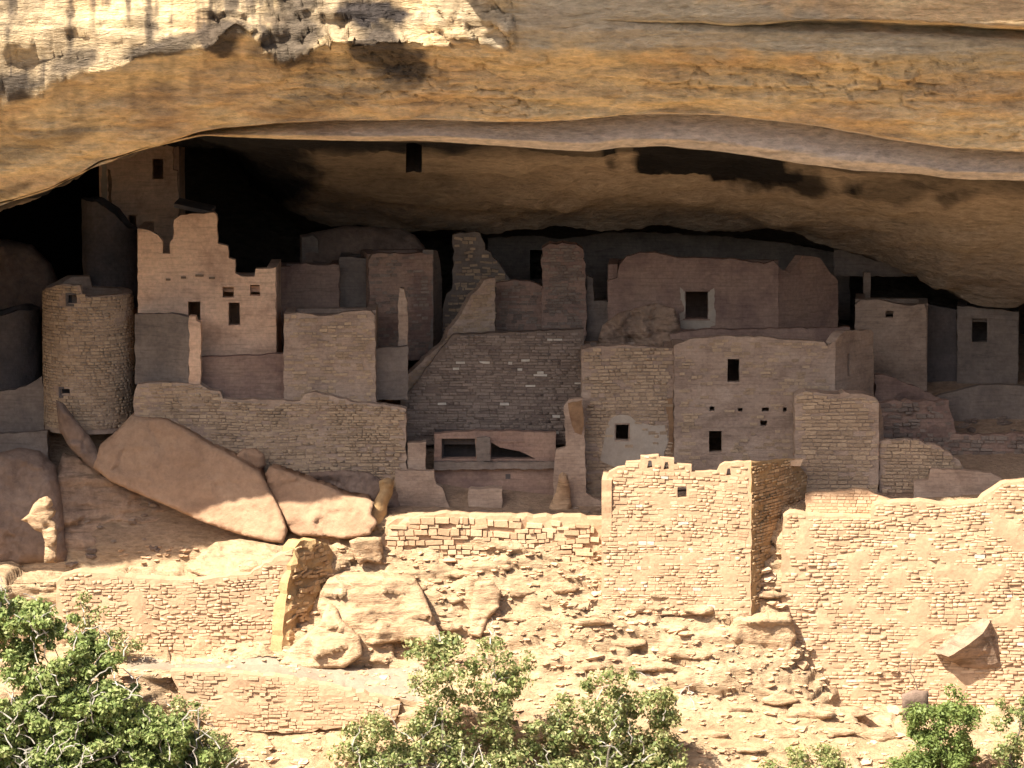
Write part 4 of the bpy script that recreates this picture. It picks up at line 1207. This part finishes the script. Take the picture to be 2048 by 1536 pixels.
t, pl = free_wall('plaza_wall', 'rough sunlit rubble wall with a level top below the sunken room', (762, -1.5), (1208, -1.7),
                  [(762, 1075), (775, 1050), (795, 1037), (850, 1031), (880, 1028), (950, 1030), (1080, 1034), (1208, 1037), (1208, 1190), (1000, 1195), (762, 1150)], 'mortar', t=.9, rough=.12, jit=.05,
                  stones=dict(mat='stone', h=(.10, .30), l=(.16, .7), prot=.09, n=300, roll=.07, wav=.3, skip=.18))
t, pl = free_wall('lower_retaining_wall', 'sunlit retaining wall of thin stones between the big bush and the orange rock gap', (105, -4.4), (588, -4.1),
                  [(112, 1215), (112, 1165), (125, 1152), (160, 1143), (240, 1152), (330, 1160), (420, 1158), (500, 1148), (560, 1110), (586, 1098), (584, 1140), (570, 1200), (560, 1250), (545, 1290), (535, 1350), (300, 1345), (160, 1345), (140, 1260)],
                  'mortar', t=.8, rough=.07, jit=.05, stones=dict(mat='stone', h=(.09, .17), l=(.18, .5), prot=.016, n=300, roll=.14, wav=.24, skip=.2))
wall(t, (588.5, -4.1), (668, -2.2), [(588.5, 1096), (600, 1082), (630, 1078), (655, 1088), (668, 1106), (668, 1350), (560, 1350), (575, 1180)], 'boulder_orange', name='side_face', jit=.06, rough=.22, grid=.16, t=.6, stones=dict(mat='stone_rust', h=(.1, .22), l=(.2, .6), prot=.06, n=120, skip=.45, roll=.2))
t, pl = free_wall('lowest_wall', 'low retaining wall of flat stones below the path', (330, -7.7), (800, -7.8),
                  [(340, 1343), (450, 1344), (560, 1354), (650, 1370), (750, 1392), (800, 1408), (790, 1440), (700, 1450), (600, 1465), (430, 1460), (380, 1430)], 'mortar', t=.6, rough=.06, jit=.05,
                  stones=dict(mat='stone', h=(.08, .16), l=(.16, .5), prot=.014, gap=.008, n=300, roll=.1, wav=.25, skip=.3))
t, pl = free_wall('shaded_masonry', 'long pale masonry wall above the big pink boulder', (262, 1.3), (812, .9),
                  [(268, 790), (275, 768), (330, 764), (400, 768), (415, 778), (440, 783), (446, 797), (530, 800), (600, 802), (610, 788), (630, 784), (650, 790), (690, 798), (715, 806), (780, 812), (812, 818), (812, 980), (262, 980)],
                  'plaster', t=.6, rough=.05, jit=.04, stones=dict(mat='stone_grey', h=(.09, .16), l=(.18, .5), prot=.015, n=300, skip=.1, wav=.1, roll=.03))

# white pillar, little ruins at the left
boulder('white_pillar', 'slender pale sunlit pillar of weathered stone before the dark hollow', [(88, 1126), (90, 1085), (84, 1066), (70, 1060), (56, 1046), (42, 1040), (58, 1028), (66, 1010), (78, 998), (92, 993), (102, 1000), (106, 1010), (101, 1016), (112, 1022), (108, 1032), (100, 1038), (110, 1046), (114, 1070), (112, 1100), (114, 1126)], -3.0, .7, 'boulder_tan', bev=.1, bw=.12, amp=.07, freq=3, grid=.08, cell=.1, cat='pillar')

# ------------------------------------------------------------------ boulders
boulder('great_boulder', 'great pink slab boulder lying askew below the masonry wall', [(186, 935), (200, 890), (235, 860), (262, 830), (290, 835), (330, 838), (378, 862), (420, 890), (470, 915), (520, 945), (542, 985), (560, 1020), (575, 1062), (566, 1086), (530, 1082), (470, 1066), (400, 1042), (330, 1010), (270, 985), (220, 962)],
        -.35, 2.2, 'boulder', tx=-.22, tz=.35, bev=.1, bw=.1, amp=.07, freq=.45, strat=.03, cell=.015, facet=.06)
boulder('wedge_boulder', 'brown wedge boulder leaning on the great pink boulder', [(530, 948), (538, 935), (560, 938), (610, 958), (660, 975), (690, 990), (735, 998), (748, 1004), (742, 1030), (755, 1045), (740, 1070), (690, 1078), (640, 1072), (600, 1072), (580, 1062), (560, 1020), (540, 985)],
        -1.3, 1.8, 'boulder', tx=-.15, tz=.4, bev=.08, bw=.1, amp=.06, freq=.7, cell=.015, strat=.03, facet=.09)
boulder('fin_boulder', 'upright tawny fin of rock beside the wedge boulder', [(742, 1066), (735, 1030), (748, 1005), (760, 980), (758, 962), (775, 955), (788, 960), (786, 985), (775, 1010), (772, 1045), (760, 1075)], -1.0, 1.0, 'boulder_orange', tx=.6, bev=.25, bw=.3, amp=.05)
boulder('leaning_slab', 'long grey slab leaning between the round tower and the great boulder', [(112, 800), (128, 808), (150, 838), (180, 875), (205, 915), (212, 940), (198, 950), (170, 925), (140, 895), (118, 860)], 1.0, .8, 'boulder_dark', tx=-.1, bev=.25, bw=.35, amp=.05)
boulder('dark_hollow_rock', 'dark rounded rock with a hollow behind the slender pillar', [(-60, 1130), (-50, 950), (0, 905), (40, 895), (80, 902), (110, 930), (122, 985), (130, 1060), (140, 1130)], .6, 1.5, 'boulder_dark', tz=.2, bev=.7, bw=.9, amp=.15)
boulder('under_ledge', 'layered shaded ledge of rock under the great pink boulder', [(105, 1120), (110, 960), (125, 905), (160, 915), (210, 950), (300, 1000), (400, 1045), (470, 1072), (430, 1100), (380, 1140), (300, 1140), (200, 1140)], 1.1, 1.0, 'boulder_mauve', tz=.25, bev=.3, bw=.4, amp=.15, strat=.14)
boulder('sunlit_ledge', 'smooth sunlit rock ledge under the tip of the great pink boulder', [(372, 1142), (400, 1108), (430, 1085), (480, 1078), (560, 1092), (600, 1085), (625, 1078), (600, 1110), (560, 1140), (500, 1160), (420, 1160)], -2.6, 1.2, 'boulder_tan', tz=1.1, bev=.3, bw=.4, amp=.1, strat=.05)
boulder('rounded_stone', 'small rounded stone wedged on top of the great pink boulder', [(468, 915), (485, 898), (510, 896), (528, 908), (532, 930), (520, 945), (495, 935)], .3, .6, 'boulder', bev=.25, bw=.35, amp=.04)
boulder('pointed_block', 'pale pointed block hanging below the fin rock', [(698, 1082), (715, 1075), (762, 1074), (766, 1100), (762, 1128), (735, 1122), (720, 1132), (704, 1105)], -2.4, .7, 'boulder_tan', tx=.3, bev=.15, bw=.2, amp=.04)
boulder('shattered_ledge', 'broken mauve rocks on the ledge behind the wedge boulder', [(610, 960), (620, 945), (690, 940), (740, 945), (800, 985), (800, 1030), (745, 1010), (690, 985)], .2, .6, 'boulder_dark', bev=.2, bw=.3, amp=.12, freq=1.6)
boulder('split_boulder', 'large split boulder face above the middle shrubs', [(655, 1160), (690, 1148), (760, 1152), (830, 1158), (846, 1185), (862, 1225), (880, 1268), (868, 1300), (840, 1290), (800, 1282), (740, 1290), (690, 1276), (650, 1250), (634, 1215), (640, 1185)], -4.3, 1.6, 'boulder_tan', tx=-.05, tz=.35, bev=.15, bw=.18, amp=.10, strat=.05, cell=.06, facet=.3)
boulder('cracked_rock', 'cracked pale rock at the foot of the orange gap', [(558, 1328), (575, 1300), (610, 1272), (640, 1245), (655, 1205), (672, 1215), (682, 1240), (720, 1275), (725, 1310), (690, 1335), (620, 1338)], -5.2, 1.4, 'boulder_tan', tz=.5, bev=.12, bw=.14, amp=.08, cell=.05, facet=.3)
boulder('upright_slab', 'narrow upright slab set in the sunlit rubble above the shrubs', [(935, 1270), (940, 1215), (950, 1165), (985, 1160), (1002, 1185), (998, 1215), (975, 1240), (962, 1275)], -3.7, .9, 'boulder_tan', tx=-.2, tz=.4, bev=.12, bw=.16, amp=.07, cell=.1)
boulder('striped_outcrop', 'layered outcrop bulging at the foot of the long sunlit wall', [(1455, 1262), (1470, 1235), (1530, 1225), (1580, 1225), (1594, 1275), (1575, 1325), (1545, 1340), (1500, 1318), (1468, 1290)], -3.5, 1.2, 'boulder_tan', tz=.15, bev=.3, bw=.4, amp=.14, strat=.16, cell=.1)
boulder('round_outcrop', 'rounded knobbly outcrop beside the bottom path', [(1452, 1440), (1450, 1390), (1462, 1345), (1490, 1325), (1520, 1335), (1528, 1380), (1525, 1420), (1515, 1455), (1490, 1460)], -4.6, 1.2, 'boulder_tan', tz=.3, bev=.3, bw=.35, amp=.16, freq=2, cell=.14)
def wedge_rock(name, label, top, front, under, mat, cat='boulder'):
    """overhanging rock: an upper face between the back edge (top) and the front edge, an underside from the front edge to the foot (under)"""
    rows = []
    n = 14
    def row(a):
        a = np.array(a, float); t_ = np.linspace(0, 1, len(a)); q = np.linspace(0, 1, n)
        return PV(np.interp(q, t_, a[:, 0]), np.interp(q, t_, a[:, 1]), np.interp(q, t_, a[:, 2]))
    A_, B_, C_ = row(top), row(front), row(under)
    for k in range(7): rows.append(A_ + (B_ - A_) * k / 7)
    for k in range(8): rows.append(B_ + (C_ - B_) * k / 7)
    V_ = np.array(rows)
    V_ = V_ + (0.05 * fbm(V_[..., 0] * 2.2, V_[..., 1] * 2.2, V_[..., 2] * 2.2, 63, 3))[..., None]
    nv = V_.shape[0] * n
    b_ = V_.copy(); b_[..., 1] += .7
    F_ = [tuple(int(k) for k in q[::-1]) for q in grid_faces(V_.shape[0], n)]
    G_ = [tuple(int(k) + nv for k in q) for q in grid_faces(V_.shape[0], n)]
    rim = [i * n for i in range(V_.shape[0])] + [(V_.shape[0] - 1) * n + k for k in range(1, n)] + [i * n + n - 1 for i in range(V_.shape[0] - 2, -1, -1)] + list(range(n - 2, 0, -1))
    S_ = [(rim[i], rim[(i + 1) % len(rim)], rim[(i + 1) % len(rim)] + nv, rim[i] + nv) for i in range(len(rim))]
    at = V_.reshape(-1, 3)[-1]
    o = new_obj(name, np_mesh(name, np.concatenate([V_.reshape(-1, 3), b_.reshape(-1, 3)]) - at, F_ + G_ + S_, M[mat]))
    o.location = at
    return tag(o, label, cat)
wedge_rock('overhanging_rock', 'triangular overhanging rock with a shaded underside on the long sunlit wall',
           [(1872, 1300, -3.05), (1900, 1278, -3.05), (1935, 1254, -3.05), (1966, 1236, -3.05), (1978, 1238, -3.05)],
           [(1876, 1306, -3.35), (1900, 1312, -3.75), (1935, 1290, -3.85), (1966, 1266, -3.8), (1980, 1244, -3.4)],
           [(1896, 1318, -3.05), (1920, 1337, -3.05), (1950, 1334, -3.05), (2003, 1336, -3.05), (1992, 1280, -3.05)], 'boulder_mauve')
boulder('brown_block', 'dark brown square block beside the bright green shrub', [(1803, 1390), (1830, 1380), (1857, 1382), (1858, 1440), (1806, 1440)], -8.6, .6, 'boulder_dark', bev=.08, bw=.12, amp=.03, grid=.12)

# flat ledges, each a rock of its own, sticking out of the sunlit slope
LAB = 'flat sandstone ledge rock sticking out of the sunlit slope'
GRP = 'ledge rocks in the sunlit slope'
spots = [(830, 1175, 60, 16), (900, 1200, 50, 18), (1030, 1185, 80, 22), (1115, 1175, 90, 26), (1140, 1215, 70, 18), (1040, 1235, 90, 20), (1180, 1245, 100, 18), (1290, 1215, 90, 22), (1330, 1255, 110, 20),
         (1240, 1285, 120, 22), (1090, 1300, 100, 20), (1400, 1220, 70, 22), (1440, 1195, 60, 18), (1380, 1310, 90, 24), (1300, 1335, 100, 20), (1180, 1335, 80, 18), (1560, 1400, 90, 26), (1620, 1430, 110, 26),
         (1700, 1425, 90, 24), (1660, 1465, 120, 22), (1560, 1470, 90, 26), (1420, 1470, 80, 18), (1760, 1470, 90, 26), (1480, 1500, 110, 14), (920, 1150, 70, 16), (1000, 1135, 60, 14), (1330, 1190, 60, 14), (1540, 1190, 70, 18),
         (1240, 1180, 60, 16), (1480, 1420, 60, 18), (900, 1255, 60, 16), (760, 1320, 50, 18)]
for sx, sy, w_, h_ in spots:
    hit = on_ground(sx, sy)[0]
    if hit is None: continue
    k = 9
    po = []
    for i in range(k):
        a = 2 * math.pi * i / k + random.uniform(-.2, .2)
        po.append((sx + w_ / 2 * math.cos(a) * random.uniform(.75, 1.1), sy + h_ / 2 * math.sin(a) * random.uniform(.75, 1.1)))
    boulder('ledge_rock', LAB, po, hit.y - random.uniform(.1, .3), random.uniform(.5, .9), 'boulder_tan', tz=random.uniform(.2, .7), bev=.08, bw=.1, amp=.08, cell=.1, grid=.13, group=GRP, freq=2)

# loose stones
LAB2, GRP2 = 'loose tan stone lying on the sunlit slope', 'loose stones on the sunlit slope'
def rock_vf(s):
    v = []
    n = 6
    for k, (zz, rr) in enumerate(((-.5, .8), (0, 1.0), (.4, .7))):
        for i in range(n):
            a = 2 * math.pi * (i + .3 * k) / n
            q = rr * random.uniform(.75, 1.15)
            v.append((math.cos(a) * q * s[0], math.sin(a) * q * s[1], zz * s[2] * random.uniform(.7, 1.2)))
    f = []
    for k in (0, 1):
        for i in range(n):
            j = (i + 1) % n
            f.append((k * n + i, k * n + j, (k + 1) * n + j, (k + 1) * n + i))
    f.append(tuple(2 * n + i for i in range(n)))
    f.append(tuple(reversed(range(n))))
    return np.array(v), f
rocks = []
for _ in range(12):
    v, f = rock_vf((.5, .4, .32))
    rocks.append(np_mesh('loose_stone', v, f, M['stone']))
cnt = 0
while cnt < 110:
    sx, sy = random.uniform(380, 1800), random.uniform(1130, 1535)
    if sx < 620 and sy < 1400: continue
    h, n_ = on_ground(sx, sy)
    if h is None: continue
    o = new_obj('loose_stone', random.choice(rocks))
    s = random.uniform(.35, .95) ** 1.3
    o.location = h - Vector((0, 0, .03))
    o.rotation_euler = (random.uniform(-.3, .3), random.uniform(-.3, .3), random.uniform(0, 6.28))
    o.scale = (s, s, s * random.uniform(.5, .9))
    tag(o, LAB2, 'rock', GRP2)
    cnt += 1
LAB3, GRP3 = 'fallen building stone lying in the shade between the walls', 'fallen stones between the walls'
dim = [np_mesh('fallen_stone', *rock_vf((.5, .4, .36)), M['stone_dark']) for _ in range(6)]
cnt = 0
for (x0_, y0_, x1_, y1_, n_) in ((405, 780, 600, 800, 12), (760, 745, 860, 800, 14), (1760, 880, 1900, 900, 6), (1790, 800, 2040, 868, 16), (900, 1018, 1090, 1030, 8), (1110, 1005, 1200, 1030, 6), (610, 940, 780, 1010, 12), (120, 1000, 360, 1130, 14)):
    for _ in range(n_):
        h, q_ = on_ground(random.uniform(x0_, x1_), random.uniform(y0_, y1_))
        if h is None: continue
        o = new_obj('fallen_stone', random.choice(dim))
        s_ = random.uniform(.25, .7)
        o.location = h
        o.rotation_euler = (random.uniform(-.3, .3), random.uniform(-.3, .3), random.uniform(0, 6.28))
        o.scale = (s_, s_, s_ * random.uniform(.6, 1))
        tag(o, LAB3, 'rock', GRP3)
V, F, b = [], [], 0
cnt = 0
while cnt < 3000:
    sx, sy = random.uniform(240, 2060), random.uniform(1090, 1560)
    h, n_ = on_ground(sx, sy)
    cnt += 1
    if h is None: continue
    s = random.uniform(.05, .16) * (1 + (random.random() < .1))
    v, f = rock_vf((s * 1.2, s, s * .6))
    a = random.uniform(0, 6.28)
    v = np.stack([v[:, 0] * math.cos(a) - v[:, 1] * math.sin(a), v[:, 0] * math.sin(a) + v[:, 1] * math.cos(a), v[:, 2]], 1)
    V.append(v + np.array(h)); F += [tuple(i + b for i in q) for q in f]; b += len(v)
o = new_obj('rubble', np_mesh('rubble', np.concatenate(V), F, M['stone']))
tag(o, 'small stone rubble strewn over the sunlit slope', None, None, 'stuff')

# ------------------------------------------------------------------ shrubs
def tube(pts, radii, k=6):
    V, F = [], []
    n = len(pts)
    for i, (p, r) in enumerate(zip(pts, radii)):
        d = (Vector(pts[min(i + 1, n - 1)]) - Vector(pts[max(i - 1, 0)])).normalized()
        a = d.orthogonal().normalized(); bb = d.cross(a)
        for j in range(k):
            t_ = 2 * math.pi * j / k
            V.append(Vector(p) + (a * math.cos(t_) + bb * math.sin(t_)) * r)
    for i in range(n - 1):
        for j in range(k):
            m_ = (j + 1) % k
            F.append((i * k + j, i * k + m_, (i + 1) * k + m_, (i + 1) * k + j))
    F.append(tuple((n - 1) * k + j for j in range(k)))
    return [tuple(v) for v in V], F

def limb_path(a, b, n=7, wob=.12):
    a, b = Vector(a), Vector(b)
    L = (b - a).length
    out = []
    for i in range(n):
        t_ = i / (n - 1)
        p = a.lerp(b, t_)
        w = wob * L * math.sin(math.pi * t_) if i else 0
        out.append(p + Vector((random.uniform(-1, 1), random.uniform(-1, 1), random.uniform(-.6, .6))) * w * .5 + Vector((0, 0, .12 * L * math.sin(math.pi * t_))))
    return out

def leaves(centres, radii, per, size, flat=.75):
    C = np.repeat(np.array(centres), per, 0); Rr = np.repeat(np.array(radii), per)
    n = len(C)
    d = rng.normal(size=(n, 3)); d /= np.linalg.norm(d, axis=1, keepdims=True)
    r = Rr * rng.uniform(0.05, 1, n) ** .5
    p = C + d * r[:, None] * np.array([1, 1, flat])
    s = rng.uniform(*size, n)
    nrm_ = d * .5 + rng.normal(size=(n, 3)) * .6 + np.array([0, -.1, .45])
    nrm_ /= np.linalg.norm(nrm_, axis=1, keepdims=True)
    t1 = np.cross(nrm_, rng.normal(size=(n, 3))); t1 /= np.linalg.norm(t1, axis=1, keepdims=True)
    t2 = np.cross(nrm_, t1)
    q = [p - t1 * s[:, None], p + t2 * s[:, None] * .55 + nrm_ * s[:, None] * .15, p + t1 * s[:, None], p - t2 * s[:, None] * .55 + nrm_ * s[:, None] * .15]
    V_ = np.stack(q, 1).reshape(-1, 3)
    return V_, np.arange(n * 4).reshape(-1, 4)

def shrub(name, label, cat, foot, clumps, mat, per=130, size=(.05, .11), dead=0, stems=2, group=None, spread=3):
    """foot: (px, py, depth) where it grows; clumps: (px, py, depth, radius m) of its crown"""
    g_ = on_ground(foot[0], min(foot[1], 1610))[0]
    base = g_ - Vector((0, 0, .1)) if g_ is not None else P(*foot)
    lo_, hi_ = min(c[0] for c in clumps), max(c[0] for c in clumps)
    for k_ in range(int((hi_ - lo_) / 16)):
        qx = random.uniform(lo_, hi_); g2 = on_ground(qx, random.uniform(1490, 1600))[0]
        if g2 is not None and max(c[1] or 0 for c in clumps) > 1480:
            clumps = clumps + [(qx, None, g2, random.uniform(.35, .6))]
    t_ = thing(name, label, cat, tuple(base), group)
    cs = [P(c[0], c[1], c[2]) if c[1] is not None else c[2] + Vector((0, -.2, random.uniform(.1, .5))) for c in clumps]
    top = sum(cs, Vector()) / len(cs)
    fork = [base.lerp(top, .45) + Vector((random.uniform(-.5, .5), random.uniform(-.3, .3), 0)) for _ in range(stems)]
    for i, fk in enumerate(fork):
        v_, f_ = tube(limb_path(base, fk), np.linspace(.10, .05, 7))
        part('trunk', v_, f_, M['bark'], t_)
    cen, rad = [], []
    for c, q in zip(cs, clumps):
        fk = min(fork, key=lambda k_: (k_ - c).length)
        if random.random() < 9 / len(cs):
            v_, f_ = tube(limb_path(fk, c, 7, .2), np.linspace(.05, .012, 7), 5)
            part('limb', v_, f_, M['bark'], t_)
        k_ = max(3, int(spread * (q[3] / .6) ** 2))
        for _ in range(k_):
            dv = Vector((random.gauss(0, 1), random.gauss(0, 1), random.gauss(0, .8))).normalized() * q[3] * random.uniform(.25, 1)
            cen.append(c + dv); rad.append(random.uniform(.22, .5))
    v_, f_ = leaves(cen, rad, per, size)
    part('crown', v_, f_, M[mat], t_)
    for _ in range(dead):
        c = random.choice(cs)
        s_ = c + Vector((random.gauss(0, .6), -random.uniform(.2, .7), random.gauss(0, .5)))
        e_ = s_ + Vector((random.uniform(-.9, .9), random.uniform(-.4, .2), random.uniform(.2, 1.1)))
        v_, f_ = tube(limb_path(s_, e_, 6, .25), np.linspace(.034, .010, 6), 4)
        part('dead_twig', v_, f_, M['deadwood'], t_)
    return t_

def fill(poly, Y, n, r, seed=0):
    a = np.array(poly)
    out = []
    while len(out) < n:
        x_, y_ = random.uniform(a[:, 0].min(), a[:, 0].max()), random.uniform(a[:, 1].min(), a[:, 1].max())
        if inside(poly, np.array([x_]), np.array([y_]))[0]:
            g_ = on_ground(x_, min(y_, 1640))[0]
            yy = Y + random.uniform(-1.0, 1.0)
            if g_ is not None: yy = min(yy, g_.y - random.uniform(.3, 1.2))
            out.append((x_, y_, yy, random.uniform(*r)))
    return out

shrub('scrub_oak', 'big dense dark green bush filling the lower corner beside the retaining wall', 'bush', (120, 1640, -10.5),
      fill([(-60, 1560), (-60, 1160), (20, 1165), (60, 1210), (90, 1250), (130, 1260), (200, 1290), (235, 1340), (270, 1400), (320, 1430), (370, 1460), (420, 1490), (430, 1570)], -10.5, 120, (.5, .95)), 'leaf', per=120, size=(.06, .13), dead=230, stems=4, spread=4)
shrub('sprig_bush', 'thin sprig of grey green leaves on the retaining wall above the big bush', 'bush', (170, 1330, -6.0),
      [(165, 1195, -6, .3), (190, 1225, -6, .35), (170, 1250, -6, .35), (215, 1280, -6, .4), (250, 1300, -6, .35), (270, 1290, -6, .25), (240, 1270, -6, .2)], 'leaf_pale', per=45, size=(.05, .1), dead=4, stems=1)
shrub('yellow_bush', 'yellowish low bush at the foot of the dirt slope beside the big bush', 'bush', (410, 1560, -9.5),
      fill([(300, 1545), (330, 1420), (370, 1385), (420, 1440), (450, 1480), (430, 1545)], -9.5, 12, (.3, .5)), 'leaf_pale', per=60, size=(.05, .1), dead=8)
shrub('tall_shrub', 'tallest pale green shrub in the middle, standing before the split boulder', 'shrub', (935, 1600, -10.0),
      fill([(835, 1390), (830, 1310), (860, 1285), (925, 1268), (960, 1285), (1010, 1295), (1045, 1330), (1055, 1390), (1000, 1420), (900, 1400)], -10, 40, (.32, .6)) +
      fill([(640, 1570), (700, 1470), (760, 1415), (830, 1385), (900, 1400), (1010, 1420), (1060, 1570)], -10, 80, (.3, .6)), 'leaf_pale', per=42, size=(.055, .125), dead=34, stems=4, spread=4.5)
shrub('spreading_shrub', 'spreading shrub with pale dry leaves just beside the tallest shrub', 'shrub', (1180, 1610, -9.4),
      fill([(1040, 1470), (1130, 1390), (1220, 1340), (1260, 1350), (1340, 1385), (1355, 1470), (1370, 1570), (1030, 1570)], -9.4, 105, (.32, .6)), 'leaf_pale', per=44, size=(.055, .125), dead=28, stems=4, spread=4.5)
shrub('bright_shrub', 'bright green rounded shrub beside the brown block', 'shrub', (1870, 1600, -9.0),
      fill([(1800, 1530), (1810, 1450), (1850, 1385), (1900, 1375), (1945, 1410), (1960, 1470), (1940, 1550), (1840, 1570)], -9, 40, (.35, .55)), 'leaf_bright', per=110, size=(.05, .1), dead=3)
shrub('edge_shrub', 'pale shrub cut off by the picture edge beside the bright green shrub', 'shrub', (2040, 1610, -9.0),
      fill([(1985, 1500), (2010, 1420), (2060, 1390), (2110, 1420), (2110, 1580), (1980, 1580)], -9, 26, (.3, .55)), 'leaf_pale', per=70, size=(.05, .11))
shrub('small_shrub', 'small low shrub at the bottom edge beside the bottom path', 'shrub', (1620, 1600, -8.8),
      fill([(1515, 1560), (1545, 1520), (1600, 1530), (1640, 1495), (1690, 1520), (1690, 1580)], -8.8, 12, (.22, .38)), 'leaf_pale', per=60, size=(.05, .1))
# dead sapling
t_ = thing('dead_sapling', 'bare dead sapling with forked twigs above the brown block', 'dead tree', tuple(P(1842, 1400, -6.6)))
for a_, b_, r_ in (((1842, 1400), (1820, 1345), .03), ((1820, 1345), (1826, 1305), .02), ((1820, 1345), (1795, 1340), .018), ((1826, 1325), (1845, 1318), .015), ((1838, 1370), (1850, 1335), .015), ((1795, 1340), (1800, 1325), .012)):
    v_, f_ = tube(limb_path(P(*a_, -6.6), P(*b_, -6.6), 5, .06), np.linspace(r_, r_ * .5, 5), 5)
    part('twig', v_, f_, M['bark'], t_)
